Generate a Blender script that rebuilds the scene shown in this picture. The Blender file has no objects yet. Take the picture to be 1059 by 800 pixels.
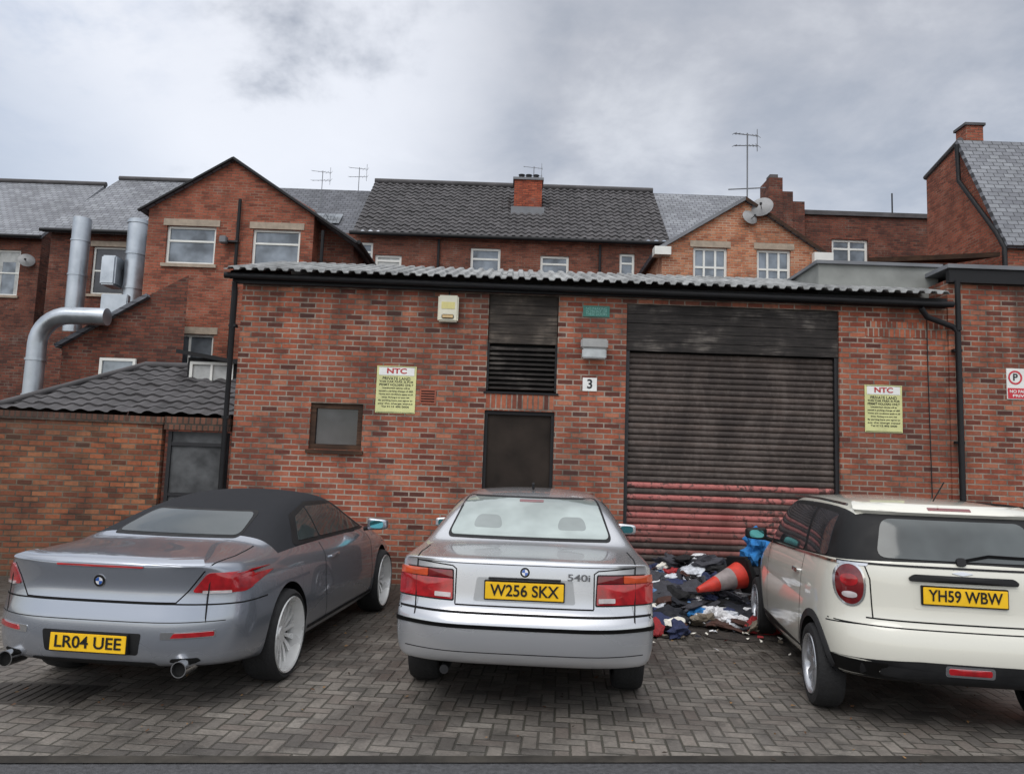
import bpy, bmesh, math, random
from mathutils import Vector, Matrix, noise
from mathutils.bvhtree import BVHTree
random.seed(7)
SC=bpy.context.scene
COL=SC.collection
# ------------------------------------------------------------------ helpers
def link(o,parent=None):
    COL.objects.link(o)
    if parent is not None: o.parent=parent
    return o
def empty(name,loc=(0,0,0),rz=0):
    o=bpy.data.objects.new(name,None); o.location=loc; o.rotation_euler=(0,0,rz); COL.objects.link(o); return o
def mesh(name,vs,fs,mats,parent=None,smooth=False,mi=None):
    me=bpy.data.meshes.new(name); me.from_pydata([tuple(v) for v in vs],[],fs)
    if not isinstance(mats,(list,tuple)): mats=[mats]
    for m in mats: me.materials.append(m)
    if mi:
        for p,i in zip(me.polygons,mi): p.material_index=i
    if smooth:
        for p in me.polygons: p.use_smooth=True
    me.update()
    o=bpy.data.objects.new(name,me); return link(o,parent)
def box(name,x0,x1,y0,y1,z0,z1,mat,parent=None,bev=0.0,rot=None):
    bm=bmesh.new(); bmesh.ops.create_cube(bm,size=1)
    for v in bm.verts:
        v.co.x*=(x1-x0); v.co.y*=(y1-y0); v.co.z*=(z1-z0)
    if bev>0: bmesh.ops.bevel(bm,geom=bm.edges[:],offset=bev,segments=2,affect='EDGES')
    M=Matrix.Translation(((x0+x1)/2,(y0+y1)/2,(z0+z1)/2))
    if rot: M=M@rot
    bmesh.ops.transform(bm,matrix=M,verts=bm.verts)
    me=bpy.data.meshes.new(name); bm.to_mesh(me); bm.free(); me.materials.append(mat)
    return link(bpy.data.objects.new(name,me),parent)
def tube(name,pts,r,mat,parent=None,n=12,caps=True):
    pts=[Vector(p) for p in pts]; vs=[];fs=[]
    prev=None
    for i,p in enumerate(pts):
        d=(pts[min(i+1,len(pts)-1)]-pts[max(i-1,0)]).normalized()
        a=Vector((1,0,0)) if prev is None else prev
        if abs(d.dot(a))>.95: a=Vector((0,1,0)) if abs(d.y)<.9 else Vector((0,0,1))
        u=(a-d*d.dot(a)).normalized(); prev=u; w=d.cross(u)
        rr=r[i] if isinstance(r,(list,tuple)) else r
        for k in range(n):
            t=2*math.pi*k/n; vs.append(p+u*math.cos(t)*rr+w*math.sin(t)*rr)
    for i in range(len(pts)-1):
        for k in range(n):
            fs.append((i*n+k,i*n+(k+1)%n,(i+1)*n+(k+1)%n,(i+1)*n+k))
    if caps:
        fs.append(tuple(range(n))[::-1]); fs.append(tuple(range((len(pts)-1)*n,len(pts)*n)))
    o=mesh(name,vs,fs,mat,parent,True)
    o.data.set_sharp_from_angle(angle=math.radians(40)); return o
def lathe(name,prof,mat,parent=None,n=48,axis='X',loc=(0,0,0),mi=None):
    vs=[];fs=[];ml=[]
    for k in range(n):
        t=2*math.pi*k/n
        for (r,a) in prof:
            c,s=math.cos(t)*r,math.sin(t)*r
            p=(a,c,s) if axis=='X' else ((c,s,a) if axis=='Z' else (c,a,s))
            vs.append((p[0]+loc[0],p[1]+loc[1],p[2]+loc[2]))
    m=len(prof)
    for k in range(n):
        for i in range(m-1):
            fs.append((k*m+i,k*m+i+1,((k+1)%n)*m+i+1,((k+1)%n)*m+i)); ml.append(mi[i] if mi else 0)
    o=mesh(name,vs,fs,mat,parent,True,ml)
    o.data.set_sharp_from_angle(angle=math.radians(35)); return o
# ------------------------------------------------------------------ materials
class NT:
    def __init__(s,nt): s.nt=nt; s.n=nt.nodes; s.l=nt.links
    def node(s,t,**k):
        x=s.n.new(t)
        for a,b in k.items(): setattr(x,a,b)
        return x
    def put(s,sock,v):
        if v is None: return
        if hasattr(v,'is_linked') or isinstance(v,bpy.types.NodeSocket): s.l.new(v,sock)
        else:
            if isinstance(v,(tuple,list)) and len(v)==3 and sock.type=='RGBA': v=(*v,1)
            sock.default_value=v
    def m(s,op,a,b=None,c=None,clamp=False):
        x=s.node('ShaderNodeMath',operation=op,use_clamp=clamp)
        s.put(x.inputs[0],a); s.put(x.inputs[1],b); s.put(x.inputs[2],c); return x.outputs[0]
    def mix(s,f,a,b,mode='MIX'):
        x=s.node('ShaderNodeMix',data_type='RGBA',blend_type=mode)
        s.put(x.inputs[0],f); s.put(x.inputs[6],a); s.put(x.inputs[7],b); return x.outputs[2]
    def noise(s,vec,scale,detail=4,rough=.55,dist=0):
        x=s.node('ShaderNodeTexNoise'); s.put(x.inputs['Vector'],vec); x.inputs['Scale'].default_value=scale
        x.inputs['Detail'].default_value=detail; x.inputs['Roughness'].default_value=rough; x.inputs['Distortion'].default_value=dist
        return x.outputs['Fac']
    def ramp(s,f,stops,interp='LINEAR'):
        x=s.node('ShaderNodeValToRGB'); x.color_ramp.interpolation=interp
        e=x.color_ramp.elements
        while len(e)<len(stops): e.new(.5)
        for i,(p,c) in enumerate(stops):
            e[i].position=p
            if not isinstance(c,(tuple,list)): c=(c,c,c)
            e[i].color=(*c,1)
        s.put(x.inputs[0],f); return x.outputs[0]
    def sstep(s,v,a,b,lo=0,hi=1):
        x=s.node('ShaderNodeMapRange'); x.interpolation_type='SMOOTHSTEP'
        s.put(x.inputs[0],v); x.inputs[1].default_value=a; x.inputs[2].default_value=b
        x.inputs[3].default_value=lo; x.inputs[4].default_value=hi; return x.outputs[0]
def newmat(name):
    m=bpy.data.materials.new(name); m.use_nodes=True; t=NT(m.node_tree)
    b=[n for n in t.n if n.type=='BSDF_PRINCIPLED'][0]; return m,t,b
def S(*c): # sRGB 0-255 -> linear
    return tuple(((x/255)/12.92 if x/255<=.04045 else ((x/255+.055)/1.055)**2.4) for x in c)
def M(name,col,rough=.6,metal=0,var=.15,scale=6,bump=0,coat=0,bscale=None,spec=None):
    m,t,b=newmat(name)
    tc=t.node('ShaderNodeTexCoord').outputs['Object']
    n=t.noise(tc,scale,3)
    a=tuple(max(0,c*(1-var)) for c in col); d=tuple(min(1,c*(1+var)) for c in col)
    t.put(b.inputs['Base Color'],t.ramp(n,[(.3,a),(.7,d)]))
    t.put(b.inputs['Roughness'],t.sstep(n,.3,.7,max(0,rough-.08*min(1,rough*3)),min(1,rough+.08*min(1,rough*3))))
    b.inputs['Metallic'].default_value=metal
    b.inputs['Coat Weight'].default_value=coat; b.inputs['Coat Roughness'].default_value=.06
    if spec is not None: b.inputs['Specular IOR Level'].default_value=spec
    if bump:
        bn=t.node('ShaderNodeBump'); bn.inputs['Strength'].default_value=bump; bn.inputs['Distance'].default_value=.02
        t.put(bn.inputs['Height'],t.noise(tc,bscale or scale*4,2)); t.l.new(bn.outputs[0],b.inputs['Normal'])
    return m
def brickmat(name,tones,mortar,dirt=.5,bw=.225,rh=.075,ms=.011,damp=0):
    m,t,b=newmat(name)
    tc=t.node('ShaderNodeTexCoord').outputs['Object']
    sp=t.node('ShaderNodeSeparateXYZ'); t.l.new(tc,sp.inputs[0])
    h=t.m('ADD',sp.outputs[0],sp.outputs[1])
    cb=t.node('ShaderNodeCombineXYZ'); t.l.new(h,cb.inputs[0]); t.l.new(sp.outputs[2],cb.inputs[1])
    br=t.node('ShaderNodeTexBrick'); t.l.new(cb.outputs[0],br.inputs['Vector'])
    br.inputs['Color1'].default_value=(0,0,0,1); br.inputs['Color2'].default_value=(1,1,1,1)
    br.inputs['Scale'].default_value=1; br.inputs['Mortar Size'].default_value=ms; br.inputs['Mortar Smooth'].default_value=.3
    br.inputs['Brick Width'].default_value=bw; br.inputs['Row Height'].default_value=rh
    k=len(tones); col=t.ramp(br.outputs['Color'],[((i+.0)/max(1,k-1),S(*c)) for i,c in enumerate(tones)])
    n1=t.noise(tc,.45,3,.6); n2=t.noise(tc,24,2,.6); n3=t.noise(tc,2.2,4,.65)
    col=t.mix(t.sstep(n2,.35,.7,0,.45),col,t.mix(.5,col,(.02,.015,.013)))
    mor=t.mix(t.sstep(n3,.35,.65),S(*mortar),tuple(c*.4 for c in S(*mortar)))
    c2=t.mix(br.outputs['Fac'],col,mor)
    c2=t.mix(t.sstep(n1,.42,.66,0,dirt),c2,t.mix(.6,c2,(.03,.026,.024)))
    c2=t.mix(t.sstep(n3,.50,.72,0,dirt),c2,t.mix(.55,c2,(.03,.028,.026)))
    c2=t.mix(t.sstep(n3,.42,.28,0,.14),c2,(.34,.28,.24))
    if damp:
        f=t.sstep(t.m('ADD',sp.outputs[2],t.m('MULTIPLY',n3,.9)),.3,1.3,damp,0)
        c2=t.mix(f,c2,t.mix(.6,c2,(.035,.04,.03)))
        # rain streaks below the eaves
        mp=t.node('ShaderNodeMapping'); t.l.new(tc,mp.inputs[0]); mp.inputs['Scale'].default_value=(3.5,3.5,.25)
        st_=t.noise(mp.outputs[0],1.0,3)
        top=t.m('MULTIPLY',t.sstep(t.m('SUBTRACT',sp.outputs[2],t.m('MULTIPLY',n3,.5)),2.4,4.1,0,.9),t.sstep(st_,.42,.62))
        c2=t.mix(top,c2,t.mix(.55,c2,(.03,.026,.022)))
    t.put(b.inputs['Base Color'],c2); b.inputs['Roughness'].default_value=.88; b.inputs['Specular IOR Level'].default_value=.3
    hh=t.m('SUBTRACT',t.m('MULTIPLY',n2,.35),br.outputs['Fac'])
    bn=t.node('ShaderNodeBump'); bn.inputs['Strength'].default_value=.7; bn.inputs['Distance'].default_value=.008
    t.l.new(hh,bn.inputs['Height']); t.l.new(bn.outputs[0],b.inputs['Normal'])
    return m
def tilemat(name,c1,c2,tw,th,kz,axis='x',rough=.75,moss=.2):
    m,t,b=newmat(name)
    tc=t.node('ShaderNodeTexCoord').outputs['Object']
    sp=t.node('ShaderNodeSeparateXYZ'); t.l.new(tc,sp.inputs[0])
    cb=t.node('ShaderNodeCombineXYZ'); t.l.new(sp.outputs[0 if axis=='x' else 1],cb.inputs[0])
    t.l.new(t.m('MULTIPLY',sp.outputs[2],kz),cb.inputs[1])
    br=t.node('ShaderNodeTexBrick'); t.l.new(cb.outputs[0],br.inputs['Vector'])
    br.inputs['Color1'].default_value=(*S(*c1),1); br.inputs['Color2'].default_value=(*S(*c2),1)
    br.inputs['Mortar'].default_value=(*tuple(x*.35 for x in S(*c1)),1)
    br.inputs['Scale'].default_value=1; br.inputs['Mortar Size'].default_value=.012
    br.inputs['Brick Width'].default_value=tw; br.inputs['Row Height'].default_value=th
    n=t.noise(tc,.6,4,.65); n2=t.noise(tc,9,2)
    c=t.mix(t.sstep(n,.4,.7,0,.6),br.outputs['Color'],t.mix(.5,br.outputs['Color'],(.02,.02,.022)))
    c=t.mix(t.sstep(n2,.58,.75,0,moss),c,(.10,.11,.07))
    t.put(b.inputs['Base Color'],c); b.inputs['Roughness'].default_value=rough
    bn=t.node('ShaderNodeBump'); bn.inputs['Strength'].default_value=.8; bn.inputs['Distance'].default_value=.02
    t.l.new(t.m('SUBTRACT',n2,br.outputs['Fac']),bn.inputs['Height']); t.l.new(bn.outputs[0],b.inputs['Normal'])
    return m
def pavermat():
    m,t,b=newmat('block_paving')
    tc=t.node('ShaderNodeTexCoord').outputs['Object']
    mp=t.node('ShaderNodeMapping'); t.l.new(tc,mp.inputs[0]); mp.inputs['Rotation'].default_value=(0,0,math.radians(4)); mp.inputs['Scale'].default_value=(10,10,10)
    sp=t.node('ShaderNodeSeparateXYZ'); t.l.new(mp.outputs[0],sp.inputs[0])
    X=t.m('ADD',sp.outputs[0],500.0); Y=t.m('ADD',sp.outputs[1],500.0)
    i=t.m('FLOOR',X); j=t.m('FLOOR',Y); fx=t.m('FRACT',X); fy=t.m('FRACT',Y)
    k=t.m('FLOORED_MODULO',t.m('SUBTRACT',i,j),4.0)
    def eq(v): return t.m('COMPARE',k,float(v),.1)
    e0,e1,e2,e3=eq(0),eq(1),eq(2),eq(3)
    ifx=t.m('SUBTRACT',1.0,fx); ify=t.m('SUBTRACT',1.0,fy)
    mx=t.m('MINIMUM',fx,ifx); my=t.m('MINIMUM',fy,ify)
    def add(*a):
        r=a[0]
        for q in a[1:]: r=t.m('ADD',r,q)
        return r
    dx=add(t.m('MULTIPLY',e0,fx),t.m('MULTIPLY',e1,ifx),t.m('MULTIPLY',t.m('ADD',e2,e3),mx))
    dy=add(t.m('MULTIPLY',e2,ify),t.m('MULTIPLY',e3,fy),t.m('MULTIPLY',t.m('ADD',e0,e1),my))
    d=t.m('MINIMUM',dx,dy)
    n1=t.noise(tc,.8,5,.65,.3); n2=t.noise(tc,40,3,.6); n3=t.noise(tc,3.5,5,.7,.4)
    joint=t.sstep(t.m('ADD',d,t.m('MULTIPLY',t.m('SUBTRACT',n2,.5),.16)),.02,.11,1,0)
    oi=t.m('SUBTRACT',i,e1); oj=t.m('ADD',j,e3)
    cb=t.node('ShaderNodeCombineXYZ'); t.l.new(oi,cb.inputs[0]); t.l.new(oj,cb.inputs[1])
    wn=t.node('ShaderNodeTexWhiteNoise',noise_dimensions='2D'); t.l.new(cb.outputs[0],wn.inputs['Vector'])
    col=t.ramp(wn.outputs['Value'],[(0,S(100,95,90)),(.35,S(120,114,107)),(.7,S(134,127,119)),(.9,S(112,103,96)),(1,S(144,138,130))])
    col=t.mix(t.sstep(n2,.35,.7,0,.5),col,t.mix(.55,col,(.03,.029,.027)))
    jc=t.mix(n3,S(48,45,39),S(64,65,50))
    col=t.mix(t.m('MULTIPLY',joint,t.sstep(n1,.3,.6,.95,.65)),col,jc)
    col=t.mix(t.sstep(n1,.43,.60,0,.68),col,t.mix(.6,col,(.024,.023,.022)))
    col=t.mix(t.sstep(n3,.49,.66,0,.55),col,(.052,.048,.042))
    s2=t.node('ShaderNodeSeparateXYZ'); t.l.new(tc,s2.inputs[0])
    # mud washed out in front of the shutter and along the walls
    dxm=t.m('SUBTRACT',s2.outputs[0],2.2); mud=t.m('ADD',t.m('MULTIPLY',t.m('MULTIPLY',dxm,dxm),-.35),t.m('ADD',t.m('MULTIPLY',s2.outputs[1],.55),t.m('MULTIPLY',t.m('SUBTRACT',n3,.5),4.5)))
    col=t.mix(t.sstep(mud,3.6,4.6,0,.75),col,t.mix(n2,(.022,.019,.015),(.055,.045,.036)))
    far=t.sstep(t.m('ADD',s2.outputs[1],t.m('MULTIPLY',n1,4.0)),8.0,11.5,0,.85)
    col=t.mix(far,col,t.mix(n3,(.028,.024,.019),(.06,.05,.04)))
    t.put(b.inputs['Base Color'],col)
    t.put(b.inputs['Roughness'],t.sstep(n1,.35,.65,.85,.42)); b.inputs['Specular IOR Level'].default_value=.4
    bn=t.node('ShaderNodeBump'); bn.inputs['Strength'].default_value=.9; bn.inputs['Distance'].default_value=.009
    t.l.new(t.m('ADD',t.m('SUBTRACT',t.m('MULTIPLY',n2,.5),joint),t.m('MULTIPLY',wn.outputs['Value'],.5)),bn.inputs['Height']); t.l.new(bn.outputs[0],b.inputs['Normal'])
    return m
def plankmat(name,c1,c2,fade=None):
    m,t,b=newmat(name)
    tc=t.node('ShaderNodeTexCoord').outputs['Object']
    mp=t.node('ShaderNodeMapping'); t.l.new(tc,mp.inputs[0]); mp.inputs['Scale'].default_value=(1.2,1.2,22)
    n=t.noise(mp.outputs[0],2.0,5,.65,.4); n2=t.noise(tc,1.8,4,.65)
    c=t.ramp(n,[(.3,c1),(.7,c2)])
    c=t.mix(t.sstep(n2,.4,.65,0,.7),c,t.mix(.7,c,(.008,.008,.008)))
    if fade:
        c=t.mix(t.m('MULTIPLY',t.sstep(n2,.50,.34),t.sstep(n,.42,.62,.1,.75)),c,fade)
    t.put(b.inputs['Base Color'],c); b.inputs['Roughness'].default_value=.8; b.inputs['Specular IOR Level'].default_value=.25
    bn=t.node('ShaderNodeBump'); bn.inputs['Strength'].default_value=.4; bn.inputs['Distance'].default_value=.01
    t.l.new(n,bn.inputs['Height']); t.l.new(bn.outputs[0],b.inputs['Normal'])
    return m
def slatmat(name,c1,c2,chip,amt):
    m,t,b=newmat(name)
    tc=t.node('ShaderNodeTexCoord').outputs['Object']
    mp=t.node('ShaderNodeMapping'); t.l.new(tc,mp.inputs[0]); mp.inputs['Scale'].default_value=(1,1,.35)
    n=t.noise(mp.outputs[0],2.2,5,.7,.5); n2=t.noise(tc,14,4,.7)
    sp=t.node('ShaderNodeSeparateXYZ'); t.l.new(tc,sp.inputs[0])
    c=t.ramp(n,[(.3,c1),(.7,c2)])
    c=t.mix(t.sstep(t.m('ADD',t.m('MULTIPLY',n2,.6),t.m('MULTIPLY',n,.4)),.50,.60,0,amt),c,chip)
    c=t.mix(t.sstep(sp.outputs[2],.8,.0,0,.5),c,(.045,.035,.028))
    t.put(b.inputs['Base Color'],c); b.inputs['Roughness'].default_value=.65; b.inputs['Specular IOR Level'].default_value=.3
    return m
def paint(name,col,metal,rough,dirt=.25):
    m,t,b=newmat(name)
    tc=t.node('ShaderNodeTexCoord').outputs['Object']
    sp=t.node('ShaderNodeSeparateXYZ'); t.l.new(tc,sp.inputs[0])
    n=t.noise(tc,1.6,3,.5); n2=t.noise(tc,80,2,.7)
    low=t.m('MULTIPLY',t.sstep(sp.outputs[2],.65,.22,0,1),t.sstep(n,.3,.65,.5,1))
    f=t.m('MULTIPLY',low,dirt)
    c=t.mix(f,col,(.07,.06,.05))
    c=t.mix(t.sstep(n2,.64,.75,0,.12),c,tuple(x*.6 for x in col))
    t.put(b.inputs['Base Color'],c)
    t.put(b.inputs['Metallic'],t.m('MULTIPLY',t.m('SUBTRACT',1.0,f),metal))
    t.put(b.inputs['Roughness'],t.m('ADD',t.sstep(n,.35,.7,rough,rough+.03),t.m('MULTIPLY',f,.35)))
    b.inputs['Coat Weight'].default_value=1.0; t.put(b.inputs['Coat Roughness'],t.m('ADD',t.sstep(n,.3,.7,.015,.035),t.m('MULTIPLY',f,.3)))
    return m
B_MAIN=brickmat('main_red_brick',[(86,50,44),(152,82,62),(170,96,70),(138,70,54),(180,108,82),(110,58,48),(190,122,94)],(166,152,138),.55,damp=.7)
B_WALL=brickmat('boundary_brick',[(98,60,46),(144,82,58),(166,100,68),(118,70,52),(174,114,80),(84,56,44)],(122,108,92),.75,damp=.85)
B_OLD=brickmat('old_dark_brick',[(80,46,40),(112,62,50),(130,74,58),(96,54,44)],(106,92,80),.6,bw=.24,rh=.085)
B_C=brickmat('victorian_red_brick',[(122,66,52),(156,86,66),(170,96,74),(136,74,56)],(142,118,100),.5,bw=.24,rh=.08)
B_E=brickmat('terrace_brick',[(98,56,46),(132,74,58),(144,84,66),(114,64,52)],(120,104,90),.5,bw=.24,rh=.08)
B_F=brickmat('orange_brick',[(158,92,66),(188,118,84),(206,136,100),(172,102,74),(202,150,120)],(190,170,146),.35,bw=.24,rh=.08)
T_DARK=M('dark_concrete_tile',S(76,74,75),.8,var=.4,scale=2,bump=.3)
T_SLATE=tilemat('welsh_slate',(116,118,124),(142,145,150),.28,.2,1.45)
T_SLATE_D=tilemat('old_slate',(84,86,92),(104,106,112),.28,.2,1.45)
T_SLATE_Y=tilemat('side_slate',(92,95,102),(118,121,128),.28,.2,1.2,'y')
SHEET=M('fibre_cement_sheet',S(140,141,140),.8,var=.5,scale=2.4,bump=.2,spec=.3)
BLACK=M('black_painted',S(26,26,28),.6,var=.3,spec=.3)
DARKIN=M('dark_interior',(.012,.012,.012),.9,var=.2,spec=.1)
WHITEP=M('white_upvc',S(222,222,216),.4,var=.08,scale=2)
STONE=M('stone_sill',S(160,146,130),.85,var=.2,bump=.3)
LEAD=M('lead_flashing',S(112,114,118),.6,var=.2,scale=2)
GREYBOX=M('grey_render',S(138,140,136),.85,var=.2,scale=2,bump=.2)
STEEL=M('galvanised_steel',S(176,182,188),.35,.85,var=.2,scale=2,bump=.05)
DARKMETAL=M('dark_metal',S(50,50,52),.5,.6)
DRAINM=M('cast_iron_cover',S(66,62,58),.75,.2,var=.4,scale=8)
PLANK=plankmat('sooty_timber',S(26,24,24),S(72,67,64),S(112,106,100))
PLANK_G=plankmat('louvre_timber',S(42,38,35),S(88,80,73),S(118,108,98))
DOORM=M('dark_door',S(48,42,38),.8,var=.4,scale=2,bump=.15,spec=.12)
BROWNT=plankmat('brown_timber',S(52,36,28),S(90,66,50))
GATEM=M('grey_gate',S(82,83,84),.95,var=.5,scale=3,bump=.3,spec=.08)
def glassm(name,c,metal=.0,var=.5,scale=1.5,rough=.05):
    m,t,b=newmat(name); tc=t.node('ShaderNodeTexCoord').outputs['Object']
    n=t.noise(tc,scale,3)
    t.put(b.inputs['Base Color'],t.ramp(n,[(.35,tuple(x*(1-var) for x in c)),(.65,tuple(min(1,x*(1+var)) for x in c))]))
    b.inputs['Roughness'].default_value=rough; b.inputs['Metallic'].default_value=metal; b.inputs['IOR'].default_value=1.6
    return m
GLASS=glassm('window_glass',(.16,.18,.2),.35)
GLASSD=glassm('dark_window_glass',(.04,.04,.045),.05)
CURT=M('net_curtain',S(176,178,176),.9,var=.2,scale=5)
CGLASS=glassm('car_glass',(.04,.05,.05),.1,.3,1.0,.03)
CGLASSL=glassm('car_rear_glass',(.38,.43,.41),.5,.2,2.2,.06)
# ------------------------------------------------------------------ setting: ground
box('ground',-400,400,-200,600,-.5,-.03,M('ground_earth',(.05,.047,.042),.95,var=.3,scale=.4))
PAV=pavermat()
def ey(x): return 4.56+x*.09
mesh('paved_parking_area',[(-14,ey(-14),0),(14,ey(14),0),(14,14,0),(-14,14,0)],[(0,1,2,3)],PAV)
ASPH=M('asphalt',S(74,74,76),.85,var=.35,scale=30,bump=.6,bscale=120)
mesh('asphalt_road',[(-14,-12,-.004),(14,-12,-.004),(14,ey(14)-.05,-.004),(-14,ey(-14)-.05,-.004)],[(0,1,2,3)],ASPH)
EDG=brickmat('edging_blocks',[(124,119,112),(150,143,134),(138,130,122)],(68,64,58),.5,bw=.2,rh=5,ms=.012)
mesh('edging_kerb',[(-14,ey(-14)-.10,.004),(14,ey(14)-.10,.004),(14,ey(14),.004),(-14,ey(-14),.004)],[(0,1,2,3)],EDG)
dr=empty('drain_cover')
box('frame',-3.6,-2.85,5.15,5.6,.001,.007,DRAINM,dr)
for k in range(10):
    x=-3.56+k*.069
    box('bar_%d'%k,x,x+.045,5.19,5.56,.007,.012,DRAINM,dr)
# ------------------------------------------------------------------ buildings helpers
def wallholes(name,x0,x1,z0,z1,y,depth,holes,mat,parent,yb=None):
    xs=sorted(set([x0,x1]+[h[0] for h in holes]+[h[1] for h in holes])); zs=sorted(set([z0,z1]+[h[2] for h in holes]+[h[3] for h in holes]))
    vs=[];fs=[]
    def q(a,b,c,d):
        n=len(vs); vs.extend([a,b,c,d]); fs.append((n,n+1,n+2,n+3))
    for i in range(len(xs)-1):
        for j in range(len(zs)-1):
            cx=(xs[i]+xs[i+1])/2; cz=(zs[j]+zs[j+1])/2
            if any(h[0]<cx<h[1] and h[2]<cz<h[3] for h in holes): continue
            q((xs[i],y,zs[j]),(xs[i+1],y,zs[j]),(xs[i+1],y,zs[j+1]),(xs[i],y,zs[j+1]))
    for a,b,c,d in holes:
        q((a,y,c),(a,y+depth,c),(a,y+depth,d),(a,y,d)); q((b,y,c),(b,y+depth,c),(b,y+depth,d),(b,y,d))
        q((a,y,d),(b,y,d),(b,y+depth,d),(a,y+depth,d)); q((a,y,c),(b,y,c),(b,y+depth,c),(a,y+depth,c))
    yb=yb or y+6
    q((x0,y,z0),(x0,yb,z0),(x0,yb,z1),(x0,y,z1)); q((x1,y,z0),(x1,yb,z0),(x1,yb,z1),(x1,y,z1)); q((x0,yb,z0),(x1,yb,z0),(x1,yb,z1),(x0,yb,z1))
    return mesh(name,vs,fs,mat,parent)
def window(p,x0,x1,z0,z1,y,fm=None,gm=None,fr=.07,mull=1,trans=0,sill=True,lintel=None,curtain=False,dep=.12):
    fm=fm or WHITEP; gm=gm or GLASS
    yy=y+dep
    box('window_frame',x0,x1,yy-.04,yy+.03,z1-fr,z1,fm,p); box('window_frame',x0,x1,yy-.04,yy+.03,z0,z0+fr,fm,p)
    box('window_frame',x0,x0+fr,yy-.04,yy+.03,z0+fr,z1-fr,fm,p); box('window_frame',x1-fr,x1,yy-.04,yy+.03,z0+fr,z1-fr,fm,p)
    for k in range(1,mull):
        x=x0+(x1-x0)*k/mull; box('mullion',x-fr*.4,x+fr*.4,yy-.035,yy+.025,z0+fr,z1-fr,fm,p)
    if trans:
        z=z0+(z1-z0)*trans; box('transom',x0+fr,x1-fr,yy-.03,yy+.02,z-fr*.4,z+fr*.4,fm,p)
    box('window_glass',x0+fr*.5,x1-fr*.5,yy,yy+.01,z0+fr*.5,z1-fr*.5,gm,p)
    if curtain:
        w=(x1-x0)*.16
        box('curtain',x0+fr,x0+fr+w,yy-.006,yy-.001,z0+fr,z1-fr,CURT,p); box('curtain',x1-fr-w,x1-fr,yy-.006,yy-.001,z0+fr,z1-fr,CURT,p)
        box('blind',x0+fr+w+.002,x1-fr-w-.002,yy-.006,yy-.001,z1-fr-(z1-z0)*.22,z1-fr,CURT,p)
    if sill: box('window_sill',x0-.08,x1+.08,y-.07,y+.08,z0-.1,z0-.003,STONE,p)
    if lintel: box('lintel',x0-.1,x1+.1,y-.025,y+.05,z1+.003,z1+.2,lintel,p)
def slab(name,q,th,mat,parent):
    q=[Vector(a) for a in q]; n=(q[1]-q[0]).cross(q[-1]-q[0]).normalized()
    if n.z<0: n=-n
    k=len(q)
    vs=[a for a in q]+[a-n*th for a in q]
    return mesh(name,vs,[tuple(range(k)),tuple(range(k,2*k))]+[(i,(i+1)%k,k+(i+1)%k,k+i) for i in range(k)],mat,parent)
def tiled(name,x0,x1,y0,z0,y1,z1,cw,rw,amp,step,mat,parent,hip=0):
    L=math.hypot(y1-y0,z1-z0); dy=(y1-y0)/L; dz=(z1-z0)/L; ny,nz=-dz,dy
    rows=int(round(L/rw)); rw=L/rows; cols=int(round((x1-x0)/cw)); cw=(x1-x0)/cols
    sub=6; vs=[];fs=[]; nx=cols*sub+1
    for r in range(rows):
        for e in (0,1):
            s=rw*(r+e); base=step*(1-e)
            for i in range(nx):
                ph=(i%sub)/sub
                a=amp*(math.sin(ph*2*math.pi))
                tile=i//sub; random.seed(r*1000+tile+int(x0*7)); j=random.uniform(-.010,.010)
                h=base+a+j
                xl=x0+hip*s/L
                vs.append((max(xl,x0+(x1-x0)*i/(nx-1)),y0+dy*s+ny*h,z0+dz*s+nz*h))
    for r in range(rows*2-1):
        for i in range(nx-1):
            a=r*nx+i; fs.append((a,a+1,a+nx+1,a+nx))
    return mesh(name,vs,fs,mat,parent)
def polywall(name,pts,mat,parent):
    return mesh(name,pts,[tuple(range(len(pts)))],mat,parent)
# ------------------------------------------------------------------ main garage building
gb=empty('garage_building'); YF=10.5
wallholes('front_wall',-3.91,6.2,-.05,4.19,YF,.16,[(-2.83,-2.09,1.82,2.47),(-.37,.63,2.72,4.12),(-.375,.615,-.04,2.45),(1.61,4.65,-.04,4.05)],B_MAIN,gb,13.5)
box('shutter_backing',1.5,4.75,10.95,11.0,0,4.1,DARKIN,gb)
window(gb,-2.83,-2.09,1.82,2.47,YF,BROWNT,GLASSD,.075,1,0,False,dep=.07)
box('small_window_sill',-2.86,-2.06,YF-.05,YF+.05,1.76,1.815,BROWNT,gb)
box('door',-.33,.57,YF+.07,YF+.11,0,2.40,DOORM,gb,.004)
box('door_frame_left',-.375,-.33,YF+.03,YF+.14,0,2.45,BLACK,gb); box('door_frame_right',.57,.615,YF+.03,YF+.14,0,2.45,BLACK,gb); box('door_frame_head',-.33,.57,YF+.03,YF+.14,2.40,2.45,BLACK,gb)
box('door_lock',.45,.5,YF+.05,YF+.07,1.05,1.15,STEEL,gb)
for k in range(5):
    z=3.42+k*.14; box('board_%d'%k,-.36,.62,YF+.05+random.uniform(-.006,.006),YF+.08,z,z+.133,PLANK_G,gb)
box('louvre_backing',-.36,.62,YF+.13,YF+.15,2.72,3.42,DARKIN,gb)
for k in range(9):
    z=2.78+k*.07; box('slat_%d'%k,-.34,.60,YF+.03,YF+.11,z,z+.014,PLANK,gb,rot=Matrix.Rotation(math.radians(38),4,'X'))
box('louvre_side_left',-.368,-.34,YF+.01,YF+.12,2.74,3.41,BLACK,gb);box('louvre_side_right',.60,.628,YF+.01,YF+.12,2.74,3.41,BLACK,gb)
box('louvre_sill',-.40,.66,YF-.02,YF+.12,2.69,2.718,BLACK,gb)
for k in range(5):
    z=3.38+k*.134; box('header_board_%d'%k,1.615,4.645,YF+.03+random.uniform(-.008,.008),YF+.07,z,z+.127,PLANK,gb)
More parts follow.
